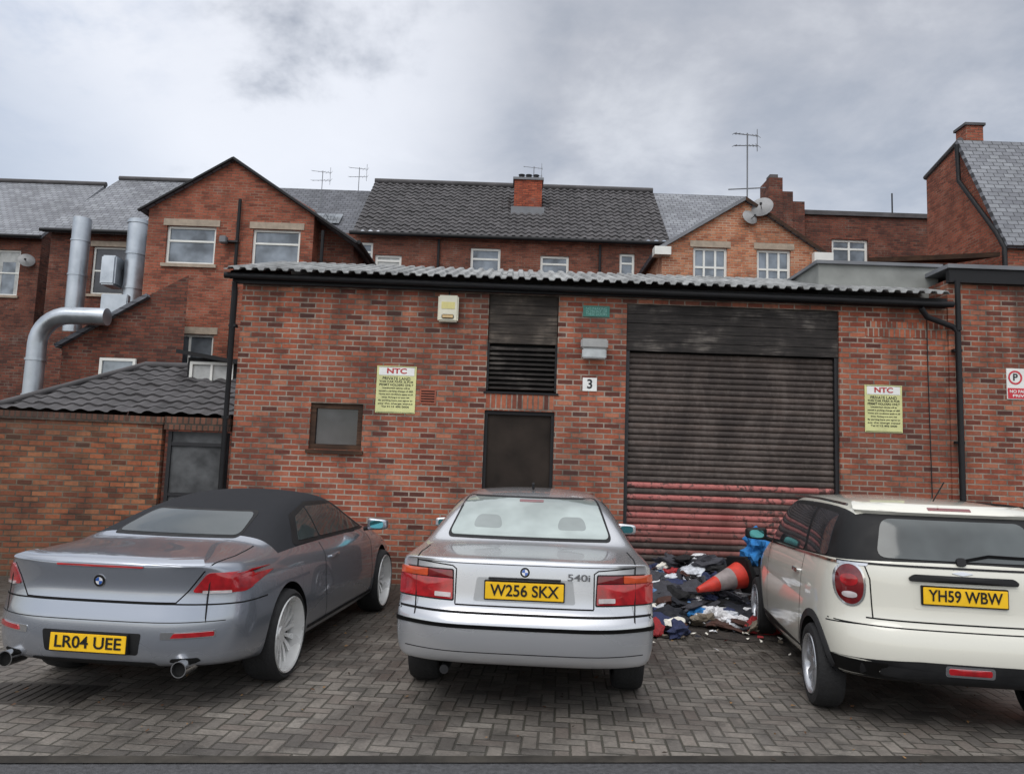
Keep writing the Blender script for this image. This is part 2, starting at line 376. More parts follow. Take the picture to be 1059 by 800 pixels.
PINK=slatmat('faded_pink_slat',S(150,80,76),S(188,118,112),(.05,.038,.034),.85); PINK2=slatmat('worn_pink_slat',S(104,64,58),S(150,96,90),(.045,.034,.03),.95)
SH1=slatmat('charcoal_slat',S(50,44,42),S(82,72,67),(.12,.10,.09),.4); SH2=slatmat('charcoal_slat_worn',S(58,51,48),S(92,80,74),(.13,.11,.10),.5)
vs=[];fs=[];mi=[]; pitch=.084; nsl=40; seg=6; nxs=24
xa,xb=1.63,4.63
for s in range(nsl):
    z0=.01+s*pitch; zc=z0+pitch/2
    if 1.40<zc<1.56 : mm=2
    elif 1.26<zc<1.38: mm=2
    elif .80<zc<1.20: mm=3 if s%2 else 2
    elif .5<zc<.8: mm=random.choice([0,3])
    else: mm=random.choice([0,0,1])
    b0=len(vs); off=random.uniform(-.004,.004); tl=random.uniform(-.006,.006)
    for q in range(seg+1):
        ph=q/seg
        for i in range(nxs+1):
            x=xa+(xb-xa)*i/nxs
            dent=.022*noise.noise(Vector((x*1.3,z0*1.1,3)))
            vs.append((x,YF+.12-.022*math.sin(ph*math.pi)**.6+off+dent,z0+ph*pitch*.93+tl*(i/nxs-.5)))
    for q in range(seg):
        for i in range(nxs):
            a=b0+q*(nxs+1)+i; fs.append((a,a+1,a+nxs+2,a+nxs+1)); mi.append(mm)
mesh('roller_shutter',vs,fs,[SH1,SH2,PINK,PINK2],gb,True,mi)
box('shutter_gap_backing',1.61,4.65,YF+.145,YF+.155,0,3.5,DARKIN,gb)
box('shutter_guide_left',1.612,1.665,YF+.04,YF+.13,0,3.375,DARKMETAL,gb); box('shutter_guide_right',4.595,4.648,YF+.04,YF+.13,0,3.375,DARKMETAL,gb)
def corrug(name,x0,x1,y0,z0,y1,z1,pitch,amp,mat,parent):
    n=int((x1-x0)/pitch); prof=[(0,0),(.28,0),(.42,1),(.78,1),(.92,0)]
    L=math.hypot(y1-y0,z1-z0); ny,nz=-(z1-z0)/L,(y1-y0)/L
    pts=[(x0+(k+a)*pitch,b*amp) for k in range(n) for a,b in prof]
    vs=[];fs=[]
    for (yy,zz) in ((y0,z0),(y1,z1)):
        for dz in (0,-.012):
            for x,h in pts: vs.append((x,yy+ny*(h+dz),zz+nz*(h+dz)))
    m=len(pts)
    for i in range(m-1):
        fs.append((i,i+1,2*m+i+1,2*m+i)); fs.append((m+i,m+i+1,3*m+i+1,3*m+i)); fs.append((i,i+1,m+i+1,m+i))
    return mesh(name,vs,fs,mat,parent)
corrug('roof_sheeting',-4.1,6.15,10.22,4.29,12.6,5.02,.17,.035,SHEET,gb)
slab('roof_back',[(-4.1,12.6,5.02),(6.15,12.6,5.02),(6.15,16,4.1),(-4.1,16,4.1)],.05,SHEET,gb)
box('fascia',-4.02,6.15,10.40,10.46,4.13,4.262,BLACK,gb)
tube('gutter',[(-4.12,10.34,4.225),(6.2,10.34,4.165)],.045,BLACK,gb)
mesh('verge_board',[(-4.03,10.3,4.16),(-4.03,12.6,4.88),(-4.03,12.6,5.0),(-4.03,10.3,4.28)],[(0,1,2,3)],BLACK,gb)
mesh('side_gable',[(-3.908,10.5,4.19),(-3.908,13.5,4.19),(-3.908,12.6,4.95),(-3.908,10.5,4.3)],[(0,1,2,3)],B_MAIN,gb)
dp=empty('downpipe')
tube('pipe',[(-3.99,10.38,4.14),(-3.99,10.43,4.0),(-3.99,10.43,0)],.036,BLACK,dp)
for z in (.9,2.2,3.5): box('bracket',-4.04,-3.94,10.40,10.5,z,z+.04,BLACK,dp)
dp=empty('downpipe')
tube('pipe',[(5.75,10.35,4.10),(5.85,10.38,3.98),(6.22,10.4,3.86),(6.28,10.38,3.78),(6.28,10.36,0)],.04,BLACK,dp)
tube('pipe_upper',[(6.28,10.36,3.8),(6.28,10.36,4.52)],.036,BLACK,dp)
for z in (.9,2.2,3.5): box('bracket',6.22,6.34,10.38,10.45,z,z+.04,BLACK,dp)
box('grey_parapet_box',4.55,6.35,10.95,12.4,4.2,4.86,GREYBOX,gb); box('parapet_cap',4.50,6.40,10.9,12.45,4.862,4.91,LEAD,gb)
tube('cable',[(5.9,10.48,4.0),(5.9,10.48,3.2),(5.92,10.48,1.6),(5.92,10.48,.2)],.007,BLACK,gb,5)
tube('cable_alarm',[(-.95,10.49,4.06),(-.94,10.49,4.15)],.008,BLACK,gb,5)
ab=empty('alarm_box'); CREAM=M('cream_plastic',S(214,210,190),.5,var=.08)
box('case',-1.09,-.80,YF-.11,YF-.002,3.68,4.06,CREAM,ab,.02); box('strobe',-1.03,-.86,YF-.13,YF-.11,3.72,3.78,M('amber',S(200,170,120),.3),ab,.01)
box('label',-1.04,-.85,YF-.114,YF-.111,3.86,3.96,M('label_yellow',S(206,196,130),.5),ab)
fl=empty('bulkhead_floodlight')
box('mount',1.08,1.2,YF-.05,YF-.002,3.24,3.5,DARKMETAL,fl)
box('housing',.95,1.33,YF-.17,YF-.05,3.36,3.50,M('weathered_grey_casing',S(150,150,148),.6),fl,.02)
box('lens',.97,1.31,YF-.16,YF-.06,3.22,3.357,glassm('lamp_lens',(.4,.42,.42),.1,.2,5,.2),fl,.015)
SIGNY=M('sign_yellow',S(204,204,144),.6,var=.14,scale=4); SIGNW=M('sign_white',S(226,226,222),.5,var=.06); TXT=M('sign_text_black',S(24,24,26),.5,var=.05); TXR=M('sign_text_red',S(176,46,48),.5,var=.05)
def text(s,x,y,z,size,mat,parent,width=None,off=0,align='CENTER',rot=(math.pi/2,0,0)):
    c=bpy.data.curves.new('lettering','FONT'); c.body=s; c.size=size; c.align_x=align; c.align_y='CENTER'; c.extrude=.001; c.offset=off
    c.materials.append(mat); o=bpy.data.objects.new('lettering',c); o.location=(x,y,z); o.rotation_euler=rot; link(o,parent)
    if width:
        bpy.context.view_layer.update(); w=o.dimensions.x
        if w>0: o.scale=(width/w,1,1)
    return o
def ntc(name,x0,x1,z0,z1,y):
    p=empty(name); w=x1-x0; h=z1-z0; cx=(x0+x1)/2
    box('board',x0,x1,y-.012,y-.002,z0,z1,SIGNY,p,.002); box('header',x0+.03,x1-.03,y-.016,y-.0125,z1-.2*h,z1-.03*h,SIGNW,p)
    text('NTC',cx,y-.018,z1-.11*h,.1,TXR,p,w*.5,.003)
    for k,(s,sz) in enumerate([('PRIVATE LAND',.062),('THIS CAR PARK IS FOR',.04),('PERMIT HOLDERS ONLY',.045),('Unauthorised vehicles will be',.03),('issued a parking charge of £85',.03),('Terms and conditions apply at all',.028),('times. Parking is at own risk',.028),('By parking here you agree to',.028),('pay the charge stated',.028),('Tel 0115 496 0000',.035)]):
        text(s,cx,y-.0145,z1-h*(.27+k*.066),sz,TXT,p,w*(.86 if k%3 else .7),.0003)
    box('border_top',x0+.012,x1-.012,y-.0145,y-.0122,z1-.016,z1-.010,TXT,p); box('border_bottom',x0+.012,x1-.012,y-.0145,y-.0122,z0+.010,z0+.016,TXT,p)
ntc('parking_sign',-1.92,-1.36,2.36,3.03,YF); ntc('parking_sign',5.0,5.53,2.33,3.0,YF)
ns=empty('unit_number_sign'); box('plate',1.0,1.2,YF-.012,YF-.002,2.77,2.96,SIGNW,ns); text('3',1.1,YF-.014,2.865,.18,TXT,ns,None,.004)
gp=empty('green_plaque'); GRN=M('plaque_green',S(52,112,100),.5,var=.2); box('plate',.98,1.36,YF-.012,YF-.002,3.84,4.0,GRN,gp)
PT=M('plaque_text',S(120,170,160),.5)
for k,s in enumerate(('NO PARKING','IN FRONT OF','THESE DOORS')): text(s,1.17,YF-.014,3.955-.04*k,.05,PT,gp,.3)
av=empty('air_brick'); TERR=M('terracotta',S(150,84,64),.8); box('frame',-1.3,-1.07,YF-.012,YF-.002,2.51,2.72,TERR,av)
for k in range(5): box('slot_%d'%k,-1.28,-1.09,YF-.014,YF-.0125,2.535+k*.036,2.551+k*.036,DARKIN,av)
ru=empty('adjoining_unit')
wallholes('front_wall',6.203,16,-.05,4.56,YF-.03,.1,[],B_MAIN,ru,16)
box('fascia',6.18,16,YF-.12,YF-.035,4.50,4.70,BLACK,ru); box('flat_roof',6.15,16,YF-.15,16,4.702,4.76,LEAD,ru)
rs=empty('no_parking_sign'); SR=M('sign_red',S(196,48,60),.5,var=.05)
box('plate',7.0,7.45,YF-.045,YF-.032,2.86,3.3,SIGNW,rs,.002)
box('band',7.01,7.44,YF-.049,YF-.0455,2.87,3.02,SR,rs)
rg=[];fs2=[]
for k in range(40):
    a=2*math.pi*k/40
    for r in (.075,.1): rg.append((7.12+r*math.cos(a),YF-.048,3.17+r*math.sin(a)))
for k in range(40): fs2.append((2*k,2*k+1,2*((k+1)%40)+1,2*((k+1)%40)))
mesh('prohibition_ring',rg,fs2,SR,rs); text('P',7.12,YF-.048,3.17,.14,TXT,rs,None,.003)
text('NO PARKING',7.225,YF-.051,2.97,.06,SIGNW,rs,.38,.001); text('PRIVATE',7.225,YF-.051,2.91,.05,SIGNW,rs,.3,.001); text('NO',7.33,YF-.048,3.2,.1,SR,rs,.12,.002)
SOLD=brickmat('soldier_brick',[(100,58,48),(150,84,64),(170,98,72),(184,112,84)],(166,152,138),.5,bw=.075,rh=.225)
box('soldier_course_right',5.02,6.195,YF-.004,YF+.02,3.70,3.92,SOLD,gb)
box('soldier_course_door',-.36,.60,YF-.004,YF+.02,2.455,2.68,SOLD,gb)
bw=empty('boundary_wall')
def wseg(nm,a,b,z0,z1,th,mat,p):
    a=Vector((a[0],a[1],0)); b=Vector((b[0],b[1],0)); d=(b-a).normalized(); n=Vector((-d.y,d.x,0))*th
    vs=[a,b,b+n,a+n]; vs=[(v.x,v.y,z0) for v in vs]+[(v.x,v.y,z1) for v in vs]
    return mesh(nm,vs,[(0,1,2,3),(4,5,6,7),(0,1,5,4),(1,2,6,5),(2,3,7,6),(3,0,4,7)],mat,p)
wseg('brickwork',(-14,8.6),(-4.86,10.42),-.05,2.08,.22,B_WALL,bw)
COP=brickmat('brick_on_edge_coping',[(86,62,52),(124,84,68),(106,74,60)],(92,84,74),.8,bw=.08,rh=.3,ms=.012)
wseg('coping',(-14,8.58),(-4.84,10.40),2.083,2.19,.26,COP,bw)
box('gate_lintel',-4.84,-3.95,10.42,10.62,2.02,2.2,COP,bw)
gt=empty('side_gate'); box('panel',-4.80,-3.96,10.52,10.56,.03,2.0,GATEM,gt)
for x in (-4.80,-4.0): box('stile',x,x+.05,10.49,10.52,.03,2.0,DARKMETAL,gt)
for z in (.3,1.1,1.8): box('rail',-4.75,-4.0,10.495,10.52,z,z+.05,DARKMETAL,gt)
# ------------------------------------------------------------------ outbuilding behind wall
ob=empty('tiled_outbuilding')
box('walls',-8.9,-4.4,13.2,17.2,0,2.3,B_OLD,ob)
tiled('roof_front',-9.05,-4.35,13.0,2.36,15.2,3.45,.3,.26,.02,.03,T_DARK,ob,hip=1.5)
slab('roof_hip',[(-9.07,13.0,2.36),(-7.55,15.2,3.46),(-9.07,17.4,2.36)],.05,T_DARK,ob)
slab('roof_back',[(-7.5,15.2,3.4),(-4.35,15.2,3.4),(-4.35,17.4,2.4),(-9.0,17.4,2.4)],.05,T_DARK,ob)
tube('ridge_tiles',[(-7.55,15.2,3.47),(-4.35,15.2,3.47)],.07,T_DARK,ob); tube('hip_tiles',[(-9.07,13.0,2.4),(-7.55,15.2,3.47)],.06,T_DARK,ob)
do=empty('flat_roof_dormer')
box('cheeks',-6.42,-5.35,14.62,17,3.0,3.58,BLACK,do); window(do,-6.36,-5.5,3.06,3.5,14.58,WHITEP,CURT,.055,2,0,False,dep=.03)
mesh('sloping_roof',[(-6.6,14.45,3.72),(-5.1,14.45,3.5),(-5.1,17,3.5),(-6.6,17,3.72),(-6.6,14.45,3.64),(-5.1,14.45,3.42)],[(0,1,2,3),(0,1,5,4)],BLACK,do)
# ------------------------------------------------------------------ background houses
ha=empty('brick_house')
wallholes('walls',-32,-19.6,0,10.4,30,.15,[(-21.4,-20.4,7.85,9.76),(-21.2,-20.3,4.3,6.26)],B_OLD,ha,38)
polywall('side_gable',[(-19.59,30,10.4),(-19.59,38,10.4),(-19.59,34,14.0)],B_OLD,ha)
window(ha,-21.4,-20.4,7.85,9.76,30,curtain=True,trans=.5); window(ha,-21.2,-20.3,4.3,6.26,30,trans=.5)
slab('roof',[(-32,29.7,10.3),(-19.5,29.7,10.3),(-19.5,34,14.1),(-32,34,14.1)],.12,T_SLATE,ha)
slab('roof_rear',[(-32,38.3,10.3),(-19.5,38.3,10.3),(-19.5,34,14.1),(-32,34,14.1)],.12,T_SLATE,ha)
tube('gutter',[(-32,29.6,10.25),(-19.4,29.6,10.25)],.07,BLACK,ha)
tube('ridge',[(-32,34,14.14),(-19.45,34,14.14)],.12,T_DARK,ha)
DG=M('dish_grey',S(140,140,140),.5)
def dish(p,loc,r,rz):
    prof=[(r*k/6,-(r*.28)*(1-(k/6)**2)) for k in range(7)]
    o=lathe('reflector',prof,DG,p,24,'Y'); o.location=loc; o.rotation_euler=(math.radians(-20),0,rz)
    tube('arm',[(loc[0],loc[1],loc[2]-r*.3),(loc[0]+math.sin(rz)*r*.9,loc[1]-r*1.1,loc[2]-.05)],.012,DARKMETAL,p,6)
    box('lnb',loc[0]+math.sin(rz)*r*.9-.03,loc[0]+math.sin(rz)*r*.9+.03,loc[1]-r*1.2,loc[1]-r,loc[2]-.08,loc[2]-.01,DARKMETAL,p)
    tube('bracket',[(loc[0],loc[1]+.02,loc[2]),(loc[0],loc[1]+.3,loc[2]-.15)],.02,DARKMETAL,p,6)
dish(empty('satellite_dish'),(-20.0,29.8,9.3),.3,.6)
hb=empty('brick_house')
wallholes('walls',-17.3,-11,0,9.75,27,.15,[(-15.7,-14.4,7.4,9.2)],B_OLD,hb,34)
window(hb,-15.7,-14.4,7.4,9.2,27,trans=.5,lintel=STONE,gm=GLASSD)
slab('roof',[(-17.5,26.7,9.7),(-10.9,26.7,9.7),(-10.9,30.5,13.1),(-16.9,30.5,13.1)],.12,T_SLATE,hb)
slab('roof_rear',[(-17.5,34.3,9.7),(-10.9,34.3,9.7),(-10.9,30.5,13.1),(-16.9,30.5,13.1)],.12,T_SLATE,hb)
tube('gutter',[(-17.5,26.62,9.66),(-10.9,26.62,9.66)],.07,BLACK,hb)
tube('ridge',[(-16.9,30.5,13.14),(-10.9,30.5,13.14)],.11,T_DARK,hb)
du=empty('extraction_duct'); tube('flue',[(-15.0,25,5.0),(-15.0,25,9.6)],.29,STEEL,du,24)
for z in (6.4,7.6,8.8): lathe('band',[(.29,-.03),(.31,-.03),(.31,.03),(.29,.03)],STEEL,du,24,'Z',(-15.0,25,z))
du=empty('extraction_duct'); tube('flue',[(-13.05,25,5),(-13.05,25,9.6)],.33,STEEL,du,24)
box('fan_housing',-13.85,-12.95,24.5,25.5,5.9,6.9,STEEL,du,.03)
for z in (7.2,8.4,9.5): lathe('band',[(.33,-.04),(.36,-.04),(.36,.04),(.33,.04)],STEEL,du,24,'Z',(-13.05,25,z))
box('motor',-13.9,-13.4,24.4,25.2,7.2,8.2,STEEL,du,.05)
du=empty('extraction_duct')
pts=[(-12.0,18.6,2.2),(-12.0,18.6,4.3)]+[(-12.0+.75*(1-math.cos(a)),18.6,4.3+.75*math.sin(a)) for a in [math.pi/2*k/8 for k in range(1,9)]]+[(-10.3,18.6,5.05)]
tube('bent_duct',pts,.22,STEEL,du,24)
for z in (3.0,3.9): lathe('band',[(.22,-.03),(.245,-.03),(.245,.03),(.22,.03)],STEEL,du,24,'Z',(-12.0,18.6,z))
lt=empty('lean_to_outhouse')
mesh('walls',[(-11.6,19,0),(-8.5,19,0),(-8.5,19,6.3),(-9.71,19,5.6),(-11.6,19,4.4),(-11.6,24,0),(-11.6,24,4.4)],[(0,1,2,3,4),(0,5,6,4)],B_OLD,lt)
slab('roof',[(-11.75,18.85,4.35),(-9.5,18.85,5.75),(-9.5,21,5.75),(-11.75,21,4.35)],.1,T_SLATE_Y,lt)
window(lt,-10.57,-9.65,3.45,4.05,18.95,dep=.0,mull=1,sill=True)
wseg('yard_wall',(-16,22),(-11.6,22),0,5.2,.2,B_OLD,lt)
wseg('rear_yard_wall',(-24,26),(-16,26),0,4.6,.2,B_OLD,lt)
hc=empty('brick_house')
wallholes('walls',-10.7,-5.9,0,8.82,21,.15,[(-10.14,-8.71,7.11,8.23),(-7.65,-6.27,7.14,8.22),(-9.96,-8.55,3.9,5.08)],B_C,hc,28)
polywall('gable',[(-10.7,21,8.82),(-5.9,21,8.82),(-8.33,21,10.24)],B_C,hc)
polywall('side_extension',[(-5.9,21.6,0),(-4.85,21.6,0),(-4.85,21.6,8.0),(-5.9,21.6,8.7)],B_OLD,hc)
polywall('side_extension_flank',[(-4.85,21.6,0),(-4.85,28,0),(-4.85,28,8.0),(-4.85,21.6,8.0)],B_OLD,hc)
window(hc,-10.14,-8.71,7.11,8.23,21,trans=.62,lintel=STONE); window(hc,-7.65,-6.27,7.14,8.22,21,trans=.62,lintel=STONE); window(hc,-9.96,-8.55,3.9,5.08,21,mull=2,lintel=STONE)
slab('roof_left',[(-10.95,20.88,8.66),(-8.33,20.88,10.32),(-8.33,28.5,10.32),(-10.95,28.5,8.66)],.09,T_SLATE_Y,hc)
slab('roof_right',[(-4.6,20.88,7.93),(-8.33,20.88,10.32),(-8.33,28.5,10.32),(-4.6,28.5,7.93)],.09,T_SLATE_Y,hc)
tube('verge_right',[(-4.6,20.86,7.86),(-8.33,20.86,10.26)],.05,BLACK,hc,6); tube('verge_left',[(-10.95,20.86,8.6),(-8.33,20.86,10.26)],.05,BLACK,hc,6)
tube('soil_pipe',[(-8.05,20.9,9.05),(-8.05,20.9,3)],.05,BLACK,hc,8)
tube('soil_pipe_branch',[(-5.6,20.9,8.2),(-5.6,20.9,3)],.05,BLACK,hc,8)
tube('gutter_right',[(-4.55,20.9,7.9),(-4.55,28,7.9)],.06,BLACK,hc,8)
wl=empty('wall_lamp'); box('bracket',-8.45,-8.0,20.8,20.98,7.75,7.8,DARKMETAL,wl); box('head',-8.5,-8.3,20.7,20.9,7.7,7.9,LEAD,wl,.02)
he=empty('terraced_house_row')
EW=[(-6.14,-5.54,9.1,10.02),(-5.44,-4.42,9.0,9.55),(-1.77,-.62,8.9,9.95),(.92,2.02,8.95,9.74),(3.97,4.55,9.0,9.92)]
wallholes('walls',-10.6,9.9,0,10.35,28,.15,EW,B_E,he,35)
for k,w in enumerate(EW): window(he,*w,28,trans=.6,gm=CURT if k in(1,) else GLASS,fr=.09)
tiled('main_tiled_roof',-6.3,5.85,27.75,10.35,31.5,13.75,.30,.33,.035,.045,T_DARK,he)
tube('ridge',[(-6.3,31.5,13.8),(5.85,31.5,13.8)],.13,T_DARK,he)
slab('rear_slope',[(-6.3,35.2,10.3),(5.85,35.2,10.3),(5.85,31.5,13.7),(-6.3,31.5,13.7)],.1,T_DARK,he)
slab('left_slate_roof',[(-12.5,27.9,10.1),(-6.33,27.9,10.1),(-6.33,31.5,13.35),(-12.5,31.5,13.35)],.1,T_SLATE_D,he)
slab('right_slate_roof',[(5.88,27.8,10.3),(9.9,27.8,10.3),(9.9,31.5,13.7),(5.88,31.5,13.7)],.1,T_SLATE,he)
tube('gutter',[(-6.4,27.68,10.28),(9.9,27.68,10.28)],.08,BLACK,he)
for x in (-3.0,3.2,5.3): tube('downpipe_%d'%int(x+10),[(x,27.9,10.2),(x,27.9,4)],.05,BLACK,he,8)
mesh('rooflight',[(-8.2,28.75,10.97),(-7.1,28.75,10.97),(-7.1,29.4,11.56),(-8.2,29.4,11.56)],[(0,1,2,3)],GLASS,he)
ch=empty('chimney_stack'); B_CH=brickmat('chimney_brick',[(130,62,46),(164,80,56),(178,92,64)],(120,84,70),.4,bw=.24,rh=.08)
box('stack',-.19,.95,29.6,30.5,11.2,13.35,B_CH,ch); box('cap',-.25,1.01,29.54,30.56,13.352,13.45,LEAD,ch); box('flashing',-.3,1.06,29.4,30.6,11.3,12.15,LEAD,ch)
for x in (.1,.4,.7): lathe('pot',[(.1,0),(.12,.25),(.14,.28),(.1,.28)],DARKMETAL,ch,16,'Z',(x,30.05,13.45))
hf=empty('brick_house')
wallholes('walls',4.6,9.62,0,8.75,23,.14,[(5.59,6.67,7.5,8.75),(7.61,8.68,7.5,8.75)],B_F,hf,28)
polywall('gable',[(4.6,23,8.75),(9.62,23,8.75),(7.21,23,10.3)],B_F,hf)
for a in ((5.59,6.67),(7.61,8.68)):
    window(hf,a[0],a[1],7.5,8.748,23,mull=3,trans=.5,lintel=STONE,fr=.08)
slab('roof_left',[(4.35,22.88,8.62),(7.21,22.88,10.42),(7.21,28,10.42),(4.35,28,8.62)],.1,T_SLATE_Y,hf)
slab('roof_right',[(9.9,22.88,8.62),(7.21,22.88,10.42),(7.21,28,10.42),(9.9,28,8.62)],.1,T_SLATE_Y,hf)
mesh('verge_flashing_left',[(4.35,22.86,8.50),(7.21,22.86,10.30),(7.21,22.86,10.42),(4.35,22.86,8.62)],[(0,1,2,3)],LEAD,hf)
mesh('verge_flashing_right',[(9.9,22.86,8.50),(7.21,22.86,10.30),(7.21,22.86,10.42),(9.9,22.86,8.62)],[(0,1,2,3)],BROWNT,hf)
box('box_end_right',9.35,9.95,22.8,23.2,8.36,8.66,WHITEP,hf); box('box_end_left',4.33,4.85,22.8,23.2,8.42,8.68,WHITEP,hf)
an=empty('tv_aerial')
def aerial(p,x,y,z0,z1,n=7,L=1.0,s=1.0):
    tube('mast',[(x,y,z0),(x,y,z1)],.022*s,LEAD,p,8)
    for zz,dz in ((z1-.05,.10),(z1-.42,-.04)):
        tube('boom',[(x-.55*L,y,zz+dz*.3),(x+.45*L,y,zz-dz*.3)],.014*s,LEAD,p,6)
        for k in range(n):
            f=k/(n-1); xx=x-.52*L+f*.95*L; hh=.08+.09*f; tube('element',[(xx,y-.25,zz-hh+dz*.3*(1-2*f)),(xx,y+.25,zz+hh+dz*.3*(1-2*f))],.009*s,LEAD,p,5)
    tube('reflector',[(x+.4*L,y,z1-.6),(x+.4*L,y,z1+.15)],.012*s,LEAD,p,5)
aerial(an,7.36,23.2,9.9,12.66,8,.8,1.1)
tube('crossbar',[(6.75,23.2,10.75),(7.95,23.2,10.85)],.02,LEAD,an,6)
dish(empty('satellite_dish'),(7.72,22.9,10.1),.36,-.5)
dish(empty('satellite_dish'),(7.35,22.9,9.75),.26,.3)
for (x,y,z0,z1) in ((-8.2,30,12.0,13.6),(-6.9,31,12.8,14.2),(.6,30,13.4,14.1)):
    a=empty('tv_aerial'); aerial(a,x,y,z0,z1,6,.8,.7)
hg=empty('parapet_house')
wallholes('walls',10.3,17.5,0,11.35,27,.14,[(11.72,13.07,9.3,10.47)],B_OLD,hg,34)
window(hg,11.72,13.07,9.3,10.47,27,mull=2,fr=.09,trans=.7); box('coping',10.2,17.6,26.9,27.3,11.352,11.52,T_DARK,hg)
box('stepped_stack_tall',9.25,9.75,26.6,27.6,8,12.6,B_OLD,hg); box('stepped_stack_mid',9.753,10.15,26.65,27.6,8,12.1,B_OLD,hg); box('stepped_stack_low',10.153,10.6,26.7,27.6,8,11.75,B_OLD,hg)
box('pot',9.35,9.65,26.8,27.2,12.602,12.8,T_DARK,hg)
for x in (14.0,15.5): tube('parapet_rod_%d'%int(x),[(x,27,11.5),(x,27,12.3)],.03,DARKMETAL,hg,6)
hh=empty('slate_roofed_house')
polywall('side_wall',[(12.7,18.8,0),(12.7,22.4,0),(12.7,22.4,11.0),(12.7,20.6,11.45),(12.7,18.8,7.95)],B_C,hh)
polywall('rear_wall',[(12.7,22.4,0),(24,22.4,0),(24,22.4,11.0),(12.7,22.4,11.0)],B_C,hh)
polywall('front_wall',[(12.7,18.8,0),(24,18.8,0),(24,18.8,7.9),(12.7,18.8,7.9)],B_C,hh)
slab('roof',[(12.6,18.6,7.75),(24,18.6,7.75),(24,20.6,11.45),(12.6,20.6,11.45)],.12,T_SLATE,hh)
tube('parapet_coping',[(12.7,20.6,11.47),(12.7,22.45,11.05)],.08,T_DARK,hh,8)
box('chimney',13.05,13.55,20.9,21.4,10.5,12.05,B_C,hh); box('chimney_cap',13.0,13.6,20.85,21.45,12.052,12.13,T_DARK,hh)
tube('verge_pipe',[(12.58,20.6,11.3),(12.58,20.55,10.2),(12.58,19.0,8.2),(12.58,18.7,7.7),(12.58,18.7,5)],.06,BLACK,hh)
cn=empty('rear_canopy')
slab('roof',[(9.9,19.0,7.45),(12.4,18.6,7.55),(12.4,20.5,7.9),(9.9,20.5,7.85)],.12,BROWNT,cn); box('beam',9.95,12.4,18.9,19.0,7.0,7.2,BROWNT,cn); box('back_wall',9.9,12.6,20.5,20.7,0,7.75,B_C,cn)
for x in (9.9,11.3,12.3): box('post',x,x+.1,18.95,19.05,4,7.0,BROWNT,cn)
# ------------------------------------------------------------------ cars
RUB=M('tyre_rubber',S(28,28,29),.85,var=.3,scale=12,bump=.3)
TRIM=M('black_plastic_trim',S(26,26,27),.6,var=.25,scale=8,spec=.3)
CHR=M('chrome',(.7,.7,.7),.12,1,var=.05)
REDL=M('red_lens',S(160,16,24),.12,var=.35,scale=14,coat=1); REDD=M('dark_red_lens',S(104,8,14),.12,var=.3,scale=14,coat=1)
ORL=M('amber_lens',S(196,76,36),.15,var=.2,scale=14,coat=1); WHL=M('clear_lens',S(186,176,176),.15,var=.2,scale=14,coat=1)
PLY=M('plate_yellow',S(242,192,28),.4,var=.08); PLT=M('plate_black',S(12,12,12),.5,var=.05)
BLU=M('badge_blue',S(40,90,170),.2,var=.05,coat=1); BDW=M('badge_white',S(220,220,222),.2,var=.05,coat=1)
FABR=M('soft_top_fabric',S(48,49,52),.95,var=.15,scale=60,bump=.3,bscale=400,spec=.15)
MIRB=glassm('mirror_glass_blue',(.12,.42,.46),.9,.1,3,.03)
FR=[0,.08,.3,.46,.52,.75,.9,1]
COLS=[-1,-.66,-.33,0,.33,.66,1]
def interp(tab,z):
    if z<=tab[0][0]: return tab[0][1]
    for (a,b),(c,d) in zip(tab,tab[1:]):
        if z<=c: return b+(d-b)*(z-a)/(c-a)
    return tab[-1][1]
def rounded(pts,r,step=.04):
    out=[];n=len(pts)
    P=[Vector(p) for p in pts]
    for i in range(n):
        a,b,c=P[i-1],P[i],P[(i+1)%n]
        d1=(a-b);d2=(c-b); rr=min(r,d1.length*.45,d2.length*.45)
        p0=b+d1.normalized()*rr;p2=b+d2.normalized()*rr
        for k in range(6):
            t=k/5; out.append(p0*(1-t)**2+b*2*t*(1-t)+p2*t*t)
    res=[]
    for i in range(len(out)):
        a=out[i];b=out[(i+1)%len(out)]; L=(b-a).length; m=max(1,int(L/step))
        for k in range(m): res.append(a.lerp(b,k/m))
    return res
